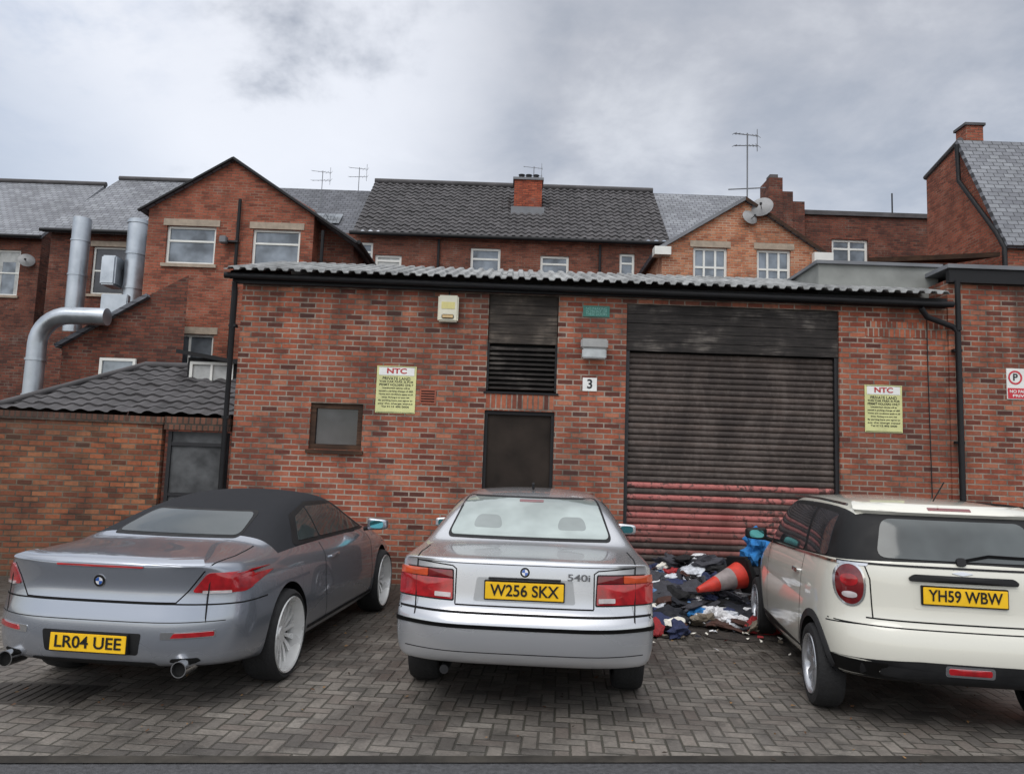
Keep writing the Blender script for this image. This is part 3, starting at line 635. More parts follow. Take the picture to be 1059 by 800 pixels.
class Car:
    def __init__(s,name,st,L,prof,plan,w,loc,rz,paintm,wheels,matf=None,inset=(.08,.02,0,0,.004,.018,.04),bul=.02,pe=6):
        s.p=empty(name,loc,rz); s.L=L; s.w=w
        def warp(x,yn,z):
            yr=interp(prof,z)+plan*(min(1,abs(x)/w))**pe+.03*(min(1,abs(x)/w))**2
            yf=.12*abs(z-.5)+.35*(min(1,abs(x)/w))**3
            if yn<1.0: return yr+yn*(1-yr)
            if yn>L-1.2: return L-(yf+(L-yn)*(1.2-yf)/1.2)
            return yn
        vs=[];loops=[];side={}
        for k,(y,w_,zb,bx,bz,rx,rz_,cr) in enumerate(st):
            rows=[]
            for i,f in enumerate(FR):
                z=zb+f*(bz-zb); x=(w_-inset[i]) if i<7 else bx
                rows.append((x,z))
            rows.append(((bx+rx)/2+bul,(bz+rz_)/2)); rows.append((rx,rz_))
            loop=[]
            def add(x,z):
                vs.append((x,warp(x,y,z),z)); return len(vs)-1
            R=[add(x,z) for x,z in rows]; T=[add(c*rx,rz_+cr*(1-c*c)) for c in COLS[1:-1]][::-1]
            Lf=[add(-x,z) for x,z in rows]; B=[add(c*rows[0][0],zb) for c in COLS[1:-1]]
            loops.append(R+T+Lf[::-1]+B); side[k]=(R,T[::-1],Lf,B,rows,y,zb,cr)
        fs=[];mi=[]
        mf=matf or (lambda kind,k,i:0)
        for k in range(len(st)-1):
            a,b=loops[k],loops[k+1]; n=len(a)
            for i in range(n):
                fs.append((a[i],a[(i+1)%n],b[(i+1)%n],b[i]))
                if i<9: kd,ii='side',i
                elif i<15: kd,ii='top',i-9
                elif i<24: kd,ii='side',23-i
                else: kd,ii='bot',0
                mi.append(2 if kd=='bot' else mf(kd,k,ii))
        for k in (0,len(st)-1):
            R,T,Lf,B,rows,y,zb,cr=side[k]
            g=[]
            for i in range(10):
                if i==9: row=[Lf[9]]+T+[R[9]]
                elif i==0: row=[Lf[0]]+B+[R[0]]
                else:
                    row=[Lf[i]]
                    for c in COLS[1:-1]:
                        x=c*rows[i][0]; z=rows[i][1]+cr*(1-c*c)*(i/9)**2
                        vs.append((x,warp(x,y,z),z)); row.append(len(vs)-1)
                    row.append(R[i])
                g.append(row)
            for i in range(9):
                for j in range(6):
                    fs.append((g[i][j],g[i][j+1],g[i+1][j+1],g[i+1][j])); mi.append(mf('rear' if k==0 else 'front',k,i))
        me=bpy.data.meshes.new('b'); me.from_pydata(vs,[],fs)
        for p_,i in zip(me.polygons,mi): p_.material_index=i
        for m_ in (paintm,FABR,TRIM,CGLASS): me.materials.append(m_)
        bm=bmesh.new(); bm.from_mesh(me); bmesh.ops.recalc_face_normals(bm,faces=bm.faces); bm.to_mesh(me); bm.free()
        o=bpy.data.objects.new('b',me); COL.objects.link(o)
        sm=o.modifiers.new('s','SUBSURF'); sm.levels=3; sm.render_levels=3
        dg=bpy.context.evaluated_depsgraph_get(); me2=bpy.data.meshes.new_from_object(o.evaluated_get(dg))
        bm=bmesh.new(); bm.from_mesh(me2); s.bvh=BVHTree.FromBMesh(bm); bm.free()
        o.modifiers.clear(); o.data=me2
        cv=[];cf=[]
        (ya,yb,rad,tx,tw)=wheels
        for yy in (ya,yb):
            for sg in (-1,1):
                b0=len(cv); n=48
                for xx in (tx-.30,tx+.4):
                    for q in range(n):
                        t=2*math.pi*q/n; cv.append((sg*xx,yy+math.cos(t)*(rad+.045),rad+math.sin(t)*(rad+.045)))
                for q in range(n): cf.append((b0+q,b0+(q+1)%n,b0+n+(q+1)%n,b0+n+q))
                cf.append(tuple(b0+q for q in range(n))); cf.append(tuple(b0+n+q for q in range(n)))
        cm=bpy.data.meshes.new('c'); cm.from_pydata(cv,[],cf)
        for m_ in (paintm,FABR,TRIM,CGLASS): cm.materials.append(m_)
        for p_ in cm.polygons: p_.material_index=2
        bm=bmesh.new(); bm.from_mesh(cm); bmesh.ops.recalc_face_normals(bm,faces=bm.faces); bm.to_mesh(cm); bm.free()
        co=bpy.data.objects.new('c',cm); COL.objects.link(co)
        bo=o.modifiers.new('b','BOOLEAN'); bo.operation='DIFFERENCE'; bo.object=co; bo.solver='EXACT'
        dg=bpy.context.evaluated_depsgraph_get(); me3=bpy.data.meshes.new_from_object(o.evaluated_get(dg))
        bpy.data.objects.remove(o); bpy.data.objects.remove(co)
        for p_ in me3.polygons: p_.use_smooth=True
        me3.set_sharp_from_angle(angle=math.radians(38)); me3.name='body'
        s.body=link(bpy.data.objects.new('body',me3),s.p)
        s.wheels=wheels
    def pr(s,axis,a,b):
        if axis=='rear': o,d,f=Vector((a,-3,b)),Vector((0,1,0)),Vector((a,.25,b))
        elif axis=='left': o,d,f=Vector((-3,a,b)),Vector((1,0,0)),Vector((-s.w,a,b))
        elif axis=='right': o,d,f=Vector((3,a,b)),Vector((-1,0,0)),Vector((s.w,a,b))
        else: o,d,f=Vector((a,b,4)),Vector((0,0,-1)),Vector((a,b,1.2))
        co,n,i,_=s.bvh.ray_cast(o,d)
        if co is None: co,n,i,_=s.bvh.find_nearest(f)
        if n.dot(d)>0: n=-n
        return co,n
    def patch(s,name,pts,axis,mat,off=.004,r=.03,rings=6,dome=0,skirt=.008,round_=True):
        o2=rounded(pts,r) if round_ else [Vector(p) for p in pts]
        c=sum(o2,Vector((0,0)))/len(o2); vs=[];fs=[];n=len(o2)
        for p in o2:
            co,nn=s.pr(axis,*p); vs.append(co-nn*skirt)
        for k in range(rings):
            t=1-k/rings
            for p in o2:
                q=c+(p-c)*t; co,nn=s.pr(axis,*q); vs.append(co+nn*(off+dome*(1-t*t)))
        co,nn=s.pr(axis,*c); vs.append(co+nn*(off+dome))
        for k in range(rings):
            for i in range(n): fs.append((k*n+i,k*n+(i+1)%n,(k+1)*n+(i+1)%n,(k+1)*n+i))
        for i in range(n): fs.append((rings*n+i,rings*n+(i+1)%n,(rings+1)*n))
        ob=mesh(name,vs,fs,mat,s.p,True); ob.data.set_sharp_from_angle(angle=math.radians(50)); return ob
    def rib(s,name,pts,width,axis,mat,off=.0015,step=.03,closed=False,thick=0):
        P=[Vector(p) for p in pts]
        if closed: P.append(P[0])
        Q=[]
        for a,b in zip(P,P[1:]):
            m=max(1,int((b-a).length/step))
            for k in range(m): Q.append(a.lerp(b,k/m))
        Q.append(P[-1]); vs=[];fs=[]
        for i,q in enumerate(Q):
            d=(Q[min(i+1,len(Q)-1)]-Q[max(i-1,0)]).normalized(); nn=Vector((-d.y,d.x))*width/2
            for sgn in (1,-1):
                co,n=s.pr(axis,*(q+nn*sgn)); 
                vs.append(co+n*off)
            if thick:
                for sgn in (1,-1):
                    co,n=s.pr(axis,*(q+nn*sgn)); vs.append(co-n*.004)
        st=4 if thick else 2
        for i in range(len(Q)-1):
            a=i*st;b=(i+1)*st; fs.append((a,a+1,b+1,b))
            if thick: fs.append((a,a+2,b+2,b)); fs.append((a+1,a+3,b+3,b+1))
        return mesh(name,vs,fs,mat,s.p,True)
    def plate(s,txt,z,x=0,off=.012):
        y=min(s.pr('rear',x+dx,z+dz)[0].y for dx in(-.2,0,.2) for dz in (-.05,.05))
        box('number_plate_back',x-.268,x+.268,y-off-.004,y+.03,z-.064,z+.064,TRIM,s.p,.004)
        box('number_plate',x-.26,x+.26,y-off-.01,y-off-.0045,z-.0555,z+.0555,PLY,s.p,.002)
        text(txt,x,y-off-.013,z,.104,PLT,s.p,.455,.0016)
    def wheel(s,x,y,r,tw,rim,kind):
        w=empty('wheel'); w.parent=s.p; w.location=(x,y,r); sg=1 if x>0 else -1
        q_=.80 if kind=='deep' else .70
        pr=[(r*q_,-.5),(r*.94,-.5),(r*.985,-.40),(r,-.25),(r,.25),(r*.985,.40),(r*.94,.5),(r*(q_+.1),.54),(r*(q_+.04),.5),(r*q_,.47)]
        lathe('tyre',[(a,sg*b*tw) for a,b in pr],RUB,w)
        lathe('rim_lip',[(a,sg*b*tw) for a,b in [(r*(q_+.035),.50),(r*(q_+.02),.54),(r*(q_-.015),.51),(r*(q_-.05),.22 if kind=='deep' else .4),(r*(q_-.07),0)]],rim,w)
        lathe('brake_disc',[(a,sg*b*tw) for a,b in [(.02,-.05),(r*(q_-.05),-.05)]],DARKMETAL,w,32)
        hx=.18 if kind=='deep' else .36
        lathe('hub',[(a,sg*b*tw) for a,b in [(.001,hx+.05),(.045,hx+.05),(.06,hx-.02),(.07,0)]],rim,w,24)
        ns={'deep':16,'mini':8,'std':10}[kind]
        for k in range(ns):
            t=2*math.pi*k/ns+.1; ww=.020 if ns>8 else .03
            vs=[]
            for (rr,xo,hw) in ((.04,hx,ww*.7),(r*.45,hx+.03,ww*.75),(r*(q_-.02),hx+.02,ww*1.15)):
                for sx in (0,-.12):
                    for sh in (-1,1): vs.append((sg*(xo+sx)*tw*1.0,rr*math.cos(t)-sh*hw*math.sin(t),rr*math.sin(t)+sh*hw*math.cos(t)))
            fs=[]
            for q in range(2):
                a=q*4;b=a+4; fs+= [(a,a+1,b+1,b),(a+2,a+3,b+3,b+2),(a,a+2,b+2,b),(a+1,a+3,b+3,b+1)]
            mesh('spoke_%d'%k,vs,fs,rim,w)
    def allwheels(s,rim,kind):
        ya,yb,r,tx,tw=s.wheels
        for y in (ya,yb):
            for sg in (-1,1): s.wheel(sg*(tx-tw*.5),y,r-.005,tw,rim,kind)
    def mirror(s,x,y,z,mat,sc=1,glass=None):
        glass=glass or MIRB
        sg=1 if x>0 else -1
        bm=bmesh.new(); bmesh.ops.create_cube(bm,size=1); bmesh.ops.bevel(bm,geom=bm.edges[:],offset=.25,segments=4,affect='EDGES',profile=.6)
        for v in bm.verts:
            tp=1-.25*(v.co.x*sg+.5); v.co.x*=.21*sc; v.co.y*=.12*sc; v.co.z*=.135*sc*tp
        bmesh.ops.translate(bm,vec=(x,y,z),verts=bm.verts)
        me=bpy.data.meshes.new('mirror_shell'); bm.to_mesh(me); bm.free(); me.materials.append(mat)
        for p in me.polygons: p.use_smooth=True
        link(bpy.data.objects.new('mirror_shell',me),s.p)
        vs=[];n=24
        for k in range(n):
            t=2*math.pi*k/n; c_,s_=math.cos(t),math.sin(t)
            vs.append((x+.072*sc*math.copysign(abs(c_)**.6,c_),y-.061*sc,z+.040*sc*math.copysign(abs(s_)**.6,s_)))
        mesh('mirror_glass',vs,[tuple(range(n))],glass,s.p)
        tube('mirror_stalk',[(x-sg*.16,y+.03,z-.06),(x-sg*.04,y+.02,z-.03)],.022,TRIM,s.p,8)
    def roundel(s,x,z,r):
        def circ(rr,n=24): return [(x+rr*math.cos(2*math.pi*k/n),z+rr*math.sin(2*math.pi*k/n)) for k in range(n)]
        s.patch('badge_ring',circ(r),'rear',CHR,.004,round_=False,rings=2); s.patch('badge_black',circ(r*.92),'rear',PLT,.006,round_=False,rings=2); s.patch('badge_white',circ(r*.58),'rear',BDW,.0075,round_=False,rings=2)
        for a0 in (math.pi/2,math.pi*1.5):
            s.patch('badge_blue',[(x,z)]+[(x+r*.56*math.cos(a0+k*math.pi/12),z+r*.56*math.sin(a0+k*math.pi/12)) for k in range(7)],'rear',BLU,.009,round_=False,rings=2)
# ---- silver saloon (centre)
SILV=paint('silver_paint',(.58,.59,.61),.7,.26,.45)
st=[(0,.88,.38,.855,1.03,.80,1.050,.010),(.06,.885,.37,.86,1.036,.80,1.058,.012),(.60,.90,.26,.86,1.045,.79,1.078,.02),(.80,.90,.24,.85,1.05,.735,1.115,.035),
(1.2,.90,.20,.84,1.045,.66,1.33,.04),(1.55,.90,.20,.835,1.03,.61,1.44,.038),(2.2,.90,.20,.83,1.01,.60,1.465,.04),(2.75,.90,.20,.81,.99,.59,1.42,.045),
(3.1,.90,.2,.80,.98,.63,1.24,.05),(3.55,.90,.22,.78,.96,.68,1.0,.05),(4.2,.88,.2,.74,.88,.5,.92,.04),(4.6,.84,.2,.70,.76,.45,.8,.03),(4.78,.74,.25,.6,.66,.4,.7,.02)]
prof=[(.36,.10),(.44,.02),(.60,0),(.68,.005),(.715,.07),(.76,.075),(.98,.095),(1.03,.10),(1.065,.12),(1.12,.2)]
c=Car('silver_saloon_car',st,4.78,prof,.24,.9,(.125,4.98,0),math.radians(-3.2),SILV,(1.1,3.93,.325,.89,.22),pe=10,bul=.006,inset=(.07,.015,0,0,.002,.008,.018))
c.allwheels(M('alloy_silver',S(150,152,156),.3,.8,var=.1),'std')
c.patch('rear_window_seal',[(-.64,1.132),(.64,1.132),(.555,1.432),(-.555,1.432)],'rear',TRIM,.003,.05,8)
c.patch('rear_window',[(-.62,1.148),(.62,1.148),(.537,1.416),(-.537,1.416)],'rear',CGLASSL,.006,.045,8)
HR=glassm('tinted_glass',(.27,.30,.29),.5,.1,3,.06)
for x in (-.33,.33): c.patch('headrest_behind_glass',[(x-.12,1.20),(x+.12,1.20),(x+.09,1.29),(x-.09,1.29)],'rear',HR,.0068,.05,4)
c.patch('high_brake_light',[(-.1,1.39),(.1,1.39),(.1,1.407),(-.1,1.407)],'rear',REDD,.008,.005,2)
for sg in (-1,1):
    F=lambda pts:[(sg*a,b) for a,b in pts]
    c.patch('tail_light_surround',F([(.47,.782),(.872,.782),(.872,.988),(.48,.988)]),'rear',TRIM,.002,.015)
    c.patch('tail_light_red',F([(.478,.792),(.866,.792),(.868,.925),(.482,.925)]),'rear',REDL,.010,.010,5,.004)
    c.patch('indicator_amber',F([(.66,.93),(.866,.93),(.862,.98),(.66,.98)]),'rear',ORL,.010,.008,5,.003)
    c.patch('tail_light_inner',F([(.482,.93),(.655,.93),(.655,.98),(.488,.98)]),'rear',REDD,.010,.008,5,.003)
    c.patch('reverse_light',F([(.49,.805),(.60,.805),(.60,.835),(.49,.835)]),'rear',WHL,.016,.006,2)
    c.rib('boot_gap',F([(.462,.765),(.462,.99),(.49,1.01),(.74,1.03)]),.008,'rear',DARKIN)
    c.rib('deck_gap',[(sg*.74,.15),(sg*.75,.4),(sg*.73,.66)],.009,'top',DARKIN)
    ax='left' if sg<0 else 'right'
    c.patch('tail_light_side',[(.22,.795),(.40,.80),(.38,.975),(.24,.98)],ax,REDL,.006,.02)
    c.patch('side_windows_seal',[(1.05,1.06),(1.6,1.40),(2.8,1.37),(3.4,1.03)],ax,TRIM,.003,.05)
    c.patch('rear_door_glass',[(1.25,1.09),(1.62,1.37),(2.15,1.385),(2.15,1.07)],ax,CGLASS,.006,.03)
    c.patch('front_door_glass',[(2.22,1.07),(2.22,1.385),(2.75,1.345),(3.25,1.05)],ax,CGLASS,.006,.03)
    c.rib('side_trim',[(1.55,.60),(3.5,.60)],.05,ax,TRIM,.01,.06,thick=1)
    c.rib('door_gap',[(2.18,1.03),(2.18,.33)],.008,ax,DARKIN); c.rib('door_gap',[(3.3,1.0),(3.3,.33)],.008,ax,DARKIN)
    c.rib('bumper_side_strip',[(.20,.635),(.68,.635)],.026,ax,TRIM,.008,.03,thick=1)
    c.rib('bumper_gap',[(.25,.70),(.74,.70)],.012,ax,DARKIN)
    c.mirror(sg*.97,3.1,1.06,SILV,.92)
c.rib('boot_gap_low',[(-.462,.762),(.462,.762)],.010,'rear',DARKIN)
c.rib('bumper_top_gap',[(-.86,.716),(.86,.716)],.014,'rear',DARKIN,.002)
c.rib('boot_lip_gap',[(-.74,1.03),(.74,1.03)],.005,'rear',DARKIN)
c.rib('bumper_strip',[(-.865,.635),(.865,.635)],.024,'rear',TRIM,.010,.03,thick=1)
c.rib('bumper_low_crease',[(-.80,.47),(.80,.47)],.006,'rear',TRIM,.001)
c.patch('plate_recess',[(-.34,.79),(.34,.79),(.32,.945),(-.32,.945)],'rear',paint('silver_shadow',(.36,.37,.38),.6,.35),.002,.02)
c.plate('W256 SKX',.867); c.roundel(0,.985,.036)
text('540i',.36,.078,.965,.062,CHR,c.p,.15,.001)
box('plate_lamp_bar',-.24,.24,.055,.09,.938,.95,TRIM,c.p)
tube('exhaust',[(-.52,.12,.33),(-.52,.5,.33)],.03,DARKMETAL,c.p)
tube('roof_aerial',[(0,1.75,1.49),(0,1.70,1.54)],.012,TRIM,c.p,8)
# ---- grey convertible (left)
GRY=paint('grey_blue_paint',(.34,.365,.41),.72,.22,.3)
st=[(0,.87,.30,.77,.945,.66,.975,.012),(.3,.91,.26,.81,.95,.67,.995,.018),(.75,.925,.22,.82,.955,.67,1.015,.025),(.92,.925,.22,.82,.96,.66,1.04,.03),
(1.4,.925,.2,.81,.955,.61,1.21,.04),(1.95,.92,.2,.80,.95,.575,1.325,.05),(2.6,.92,.2,.80,.945,.57,1.345,.05),(3.0,.92,.2,.80,.94,.59,1.25,.05),
(3.65,.92,.22,.79,.93,.66,.955,.05),(4.3,.88,.22,.72,.84,.5,.87,.03),(4.7,.82,.24,.66,.72,.42,.75,.03),(4.82,.74,.28,.6,.64,.4,.68,.02)]
prof=[(.28,.10),(.36,.02),(.55,0),(.65,.03),(.69,.07),(.73,.08),(.90,.05),(.96,.04),(.98,.08),(1.05,.2)]
def sf(kind,k,i):
    if 3<=k<=6 and ((kind=='side' and i>=7) or kind=='top'): return 1
    return 0
c=Car('grey_convertible_car',st,4.82,prof,.32,.925,(-2.68,4.97,0),math.radians(-5.5),GRY,(1.05,3.83,.345,.935,.24),sf)
RIMW=M('white_alloy',S(214,214,212),.3,.25,var=.1,coat=.5)
c.allwheels(RIMW,'deep')
c.patch('soft_top_window_seal',[(-.52,1.06),(.52,1.06),(.45,1.24),(-.45,1.24)],'rear',TRIM,.003,.05)
c.patch('soft_top_window',[(-.50,1.075),(.50,1.075),(.43,1.225),(-.43,1.225)],'rear',CGLASS,.006,.05)
for sg in (-1,1):
    F=lambda pts:[(sg*a,b) for a,b in pts]; ax='left' if sg<0 else 'right'
    c.patch('tail_light',F([(.60,.785),(.87,.77),(.88,.90),(.69,.915)]),'rear',REDL,.008,.03,6,.006)
    c.patch('tail_light_side',[(.28,.775),(.42,.80),(.44,.84),(.36,.89),(.28,.90)],ax,REDL,.007,.03,6)
    c.patch('tail_light_low',F([(.66,.778),(.80,.772),(.80,.79),(.66,.797)]),'rear',WHL,.018,.006,2)
    c.rib('boot_gap',F([(.52,.72),(.58,.79),(.67,.92),(.70,.955)]),.008,'rear',DARKIN)
    c.rib('deck_gap',[(sg*.70,.15),(sg*.71,.5),(sg*.68,.86)],.009,'top',DARKIN)
    c.patch('reflector_trim',F([(.46,.495),(.76,.50),(.76,.545),(.46,.54)]),'rear',CHR,.004,.01,3)
    c.patch('reflector',F([(.52,.505),(.75,.508),(.75,.538),(.54,.535)]),'rear',REDL,.009,.008,3)
    c.patch('exhaust_cutout',F([(.50,.28),(.70,.28),(.68,.37),(.52,.37)]),'rear',DARKIN,.003,.02,3)
    ring=[(.040,.2),(.043,0),(.046,-.01),(.052,-.01),(.052,.15)]
    lathe('exhaust_tip',ring,CHR,c.p,24,'Y',(sg*.60,.05,.315)); lathe('exhaust_inner',[(.001,.0),(.045,.0)],DARKIN,c.p,20,'Y',(sg*.60,.07,.315))
    c.patch('side_window_seal',[(1.35,.985),(1.62,1.20),(2.1,1.29),(2.75,1.275),(3.4,.975)],ax,TRIM,.003,.04)
    c.patch('quarter_glass',[(1.50,1.0),(1.70,1.18),(1.98,1.24),(1.98,.995)],ax,CGLASS,.007,.02)
    c.patch('door_glass',[(2.01,.995),(2.01,1.25),(2.7,1.245),(3.25,.985)],ax,CGLASS,.007,.03)
    c.rib('waist_trim',[(1.38,.978),(3.4,.965)],.014,ax,TRIM,.008)
    c.rib('door_gap',[(1.92,.95),(1.88,.6),(1.95,.30)],.008,ax,DARKIN); c.rib('door_gap',[(3.35,.92),(3.36,.3)],.008,ax,DARKIN)
    c.rib('bumper_gap',[(.32,.70),(.66,.70)],.009,ax,DARKIN); c.rib('sill_line',[(1.5,.30),(3.4,.30)],.03,ax,TRIM,.004)
    c.patch('door_handle',[(2.02,.80),(2.24,.81),(2.24,.835),(2.02,.825)],ax,GRY,.022,.01,3,.006)
    c.mirror(sg*1.0,3.2,1.02,GRY)
c.rib('boot_gap_low',[(-.52,.72),(.52,.72)],.010,'rear',DARKIN); c.rib('bumper_top_gap',[(-.87,.70),(-.5,.713),(.5,.713),(.87,.70)],.010,'rear',DARKIN)
c.patch('boot_lip',[(-.68,.955),(.68,.955),(.62,.985),(-.62,.985)],'rear',GRY,.018,.02,4)
c.patch('high_brake_light',[(-.30,.938),(.30,.938),(.30,.949),(-.30,.949)],'rear',REDL,.010,.004,2)
c.rib('bumper_crease',[(-.8,.60),(.8,.60)],.006,'rear',TRIM,.001)
c.patch('plate_recess',[(-.32,.39),(.32,.39),(.34,.53),(-.34,.53)],'rear',TRIM,.002,.02)
c.patch('diffuser',[(-.46,.28),(.46,.28),(.42,.345),(-.42,.345)],'rear',TRIM,.004,.02)
c.plate('LR04 UEE',.46); c.roundel(.0,.845,.042)
# ---- cream hatchback (right)
CRM=paint('cream_paint',(.68,.665,.58),.0,.3,.4)
HG=glassm('hatch_glass',(.07,.08,.08),.15,.3,2,.10)
st=[(0,.80,.34,.75,1.10,.62,1.46,.03),(.35,.835,.30,.78,1.09,.65,1.50,.03),(1.0,.84,.22,.79,1.06,.665,1.515,.035),(1.9,.84,.2,.79,1.03,.66,1.51,.04),
(2.35,.84,.2,.79,1.02,.64,1.475,.04),(2.85,.84,.2,.78,1.0,.62,1.08,.05),(3.3,.82,.22,.70,.93,.5,.99,.05),(3.6,.76,.25,.6,.77,.4,.83,.04),(3.7,.70,.3,.55,.66,.35,.7,.03)]
prof=[(.32,.07),(.42,0),(.64,0),(.70,.03),(.735,.065),(1.08,.08),(1.14,.11),(1.46,.26),(1.52,.27)]
def mf(kind,k,i):
    if kind=='side' and i>=7 and k<=4: return 2
    if kind=='rear' and i>=7: return 2
    return 0
c=Car('cream_hatchback_car',st,3.7,prof,.22,.84,(3.05,5.0,0),math.radians(-9),CRM,(.66,3.1,.30,.85,.185),mf,inset=(.07,.015,0,0,.004,.012,.028),bul=.025)
RIMS=M('silver_alloy_hatch',S(176,178,182),.3,.7,var=.1)
c.allwheels(RIMS,'mini')
c.patch('rear_window',[(-.52,1.15),(.52,1.15),(.46,1.41),(-.46,1.41)],'rear',HG,.006,.07,6)
c.patch('roof_spoiler',[(-.60,1.44),(.60,1.44),(.57,1.49),(-.57,1.49)],'rear',CRM,.03,.02,4)
c.patch('high_brake_light',[(-.14,1.455),(.14,1.455),(.14,1.472),(-.14,1.472)],'rear',REDD,.032,.005,2)
c.rib('wiper_arm',[(.0,1.15),(.18,1.19),(.42,1.185)],.016,'rear',TRIM,.016,.03,thick=1)
c.patch('wiper_hub',[(-.03,1.12),(.03,1.12),(.03,1.17),(-.03,1.17)],'rear',TRIM,.02,.02,2)
c.rib('hatch_gap_low',[(-.60,.745),(.60,.745)],.010,'rear',DARKIN)
c.rib('waist_trim_rear',[(-.74,1.105),(.74,1.105)],.014,'rear',TRIM,.004)
c.patch('handle_bar',[(-.33,1.01),(.33,1.01),(.34,1.03),(.31,1.055),(-.31,1.055),(-.34,1.03)],'rear',TRIM,.022,.02,4,.01)
c.patch('hatch_badge',[(-.07,1.075),(0,1.06),(.07,1.075),(0,1.09)],'rear',CHR,.006,.01,2)
c.patch('plate_recess',[(-.31,.83),(.31,.83),(.31,.99),(-.31,.99)],'rear',CRM,.0015,.02)
c.plate('YH59 WBW',.925)
c.patch('lower_bumper',[(-.80,.36),(.80,.36),(.80,.47),(.3,.50),(-.3,.50),(-.80,.47)],'rear',TRIM,.006,.03,5)
c.patch('fog_light',[(-.13,.435),(.13,.435),(.13,.475),(-.13,.475)],'rear',REDL,.014,.015,3,.004); c.patch('fog_trim',[(-.15,.42),(.15,.42),(.15,.49),(-.15,.49)],'rear',CHR,.010,.02,3)
c.rib('bumper_gap',[(-.80,.70),(.80,.70)],.008,'rear',DARKIN)
for sg in (-1,1):
    F=lambda pts:[(sg*a,b) for a,b in pts]; ax='left' if sg<0 else 'right'
    def ov(cx,cz,a,b,n=28): return [(sg*(cx+a*math.cos(2*math.pi*k/n)),cz+b*math.copysign(abs(math.sin(2*math.pi*k/n))**.8,math.sin(2*math.pi*k/n))) for k in range(n)]
    c.patch('tail_light_chrome',ov(.68,.955,.088,.150),'rear',CHR,.004,round_=False,rings=4)
    c.patch('tail_light',ov(.68,.955,.075,.135),'rear',REDD,.008,round_=False,rings=5,dome=.012)
    c.patch('tail_light_amber',ov(.68,.985,.045,.04),'rear',REDL,.021,round_=False,rings=3,dome=.003)
    c.patch('tail_light_clear',ov(.68,.885,.04,.022),'rear',WHL,.019,round_=False,rings=3,dome=.003)
    c.rib('hatch_gap',F([(.56,.745),(.57,1.0),(.60,1.10)]),.008,'rear',DARKIN)
    c.rib('waist_chrome',[(.16,1.095),(.6,1.09),(2.78,1.015)],.018,ax,CHR,.006)
    c.patch('quarter_glass',[(.46,1.12),(.50,1.42),(1.02,1.44),(1.02,1.10)],ax,GLASSD,.006,.05); c.patch('door_glass',[(1.10,1.095),(1.10,1.44),(2.02,1.435),(2.5,1.06)],ax,GLASSD,.006,.05)
    c.rib('door_gap',[(1.06,1.08),(1.06,.55),(1.15,.32)],.008,ax,DARKIN); c.rib('door_gap',[(2.5,1.02),(2.45,.32)],.008,ax,DARKIN)
    c.patch('door_handle',[(1.14,.90),(1.32,.90),(1.32,.93),(1.14,.93)],ax,CHR,.022,.01,3,.006)
    for yy in (.66,3.1):
        arc=[(yy+.365*math.cos(a),.30+.365*math.sin(a)) for a in [math.pi*(-.06+1.12*k/24) for k in range(25)]]
        c.rib('wheel_arch_trim',arc,.055,ax,TRIM,.012,.03,thick=1)
    c.rib('sill_trim',[(1.02,.29),(2.74,.29)],.10,ax,TRIM,.008,.05,thick=1)
    c.rib('bumper_trim_side',[(.05,.42),(.30,.42)],.09,ax,TRIM,.008,.02,thick=1)
    c.rib('bumper_gap_side',[(.12,.70),(.36,.68)],.008,ax,DARKIN)
    c.mirror(sg*.95,2.45,1.10,TRIM,.95)
    tube('roof_drip_rail',[(sg*.67,.3,1.50),(sg*.685,1.0,1.515),(sg*.68,1.9,1.51)],.010,CHR,c.p,6)
tube('roof_aerial',[(0,.55,1.54),(0,.35,1.68)],.005,TRIM,c.p,6)
# ------------------------------------------------------------------ rubbish
cols=[S(220,220,222),S(196,200,206),S(30,32,40),S(44,52,84),S(20,20,22),S(150,40,44),S(96,130,170),S(120,110,96),S(60,60,66),S(230,226,214),S(36,110,170),S(70,44,36)]
RM=[M('rubbish_%d'%i,c_,.8,var=.25,scale=18,bump=.3) for i,c_ in enumerate(cols)]
rnd=random.Random(4)
vs=[];fs=[];mi=[]
def crumple(cx,cy,cz,sx,sy,sz,m_):
    bm=bmesh.new(); bmesh.ops.create_icosphere(bm,subdivisions=3,radius=1)
    off=Vector((rnd.uniform(0,99),rnd.uniform(0,99),0)); R=Matrix.Rotation(rnd.uniform(0,6.28),3,'Z')@Matrix.Rotation(rnd.uniform(-.6,.6),3,'X')
    b0=len(vs)
    for v in bm.verts:
        n=noise.noise(v.co*1.4+off); n2=noise.noise(v.co*4+off); d=v.co*(1+.75*n+.6*abs(n2))
        d=Vector((d.x*sx,d.y*sy,d.z*sz)); d=R@d
        vs.append((cx+d.x,cy+d.y,max(.012,cz+d.z)))
    for f in bm.faces: fs.append(tuple(b0+v.index for v in f.verts)); mi.append(m_)
    bm.free()
def hp(x,y): return max(0,.58*math.exp(-((x-2.4)**2/.75+(y-9.65)**2/.8)))
for k in range(320):
    x=2.35+rnd.gauss(0,.62); y=9.2+rnd.gauss(0,.62)
    if x<1.35 or y>10.35 or y<7.9: continue
    s_=rnd.uniform(.04,.15)
    crumple(x,y,rnd.uniform(.02,.06)+hp(x,y)*rnd.uniform(.5,1),s_*rnd.uniform(.8,1.9),s_*rnd.uniform(.7,1.3),s_*rnd.uniform(.25,.75),rnd.choices(range(12),[6,4.5,6,5,7,2,1.5,3,4,3,1.5,3])[0])
for k in range(45):
    x=2.35+rnd.gauss(0,.45); y=9.5+rnd.gauss(0,.35)
    if y>10.3 or x<1.4: continue
    crumple(x,y,hp(x,y)*.45,.22,.2,.2*max(.3,hp(x,y)*2),rnd.choice([4,2,8,11]))
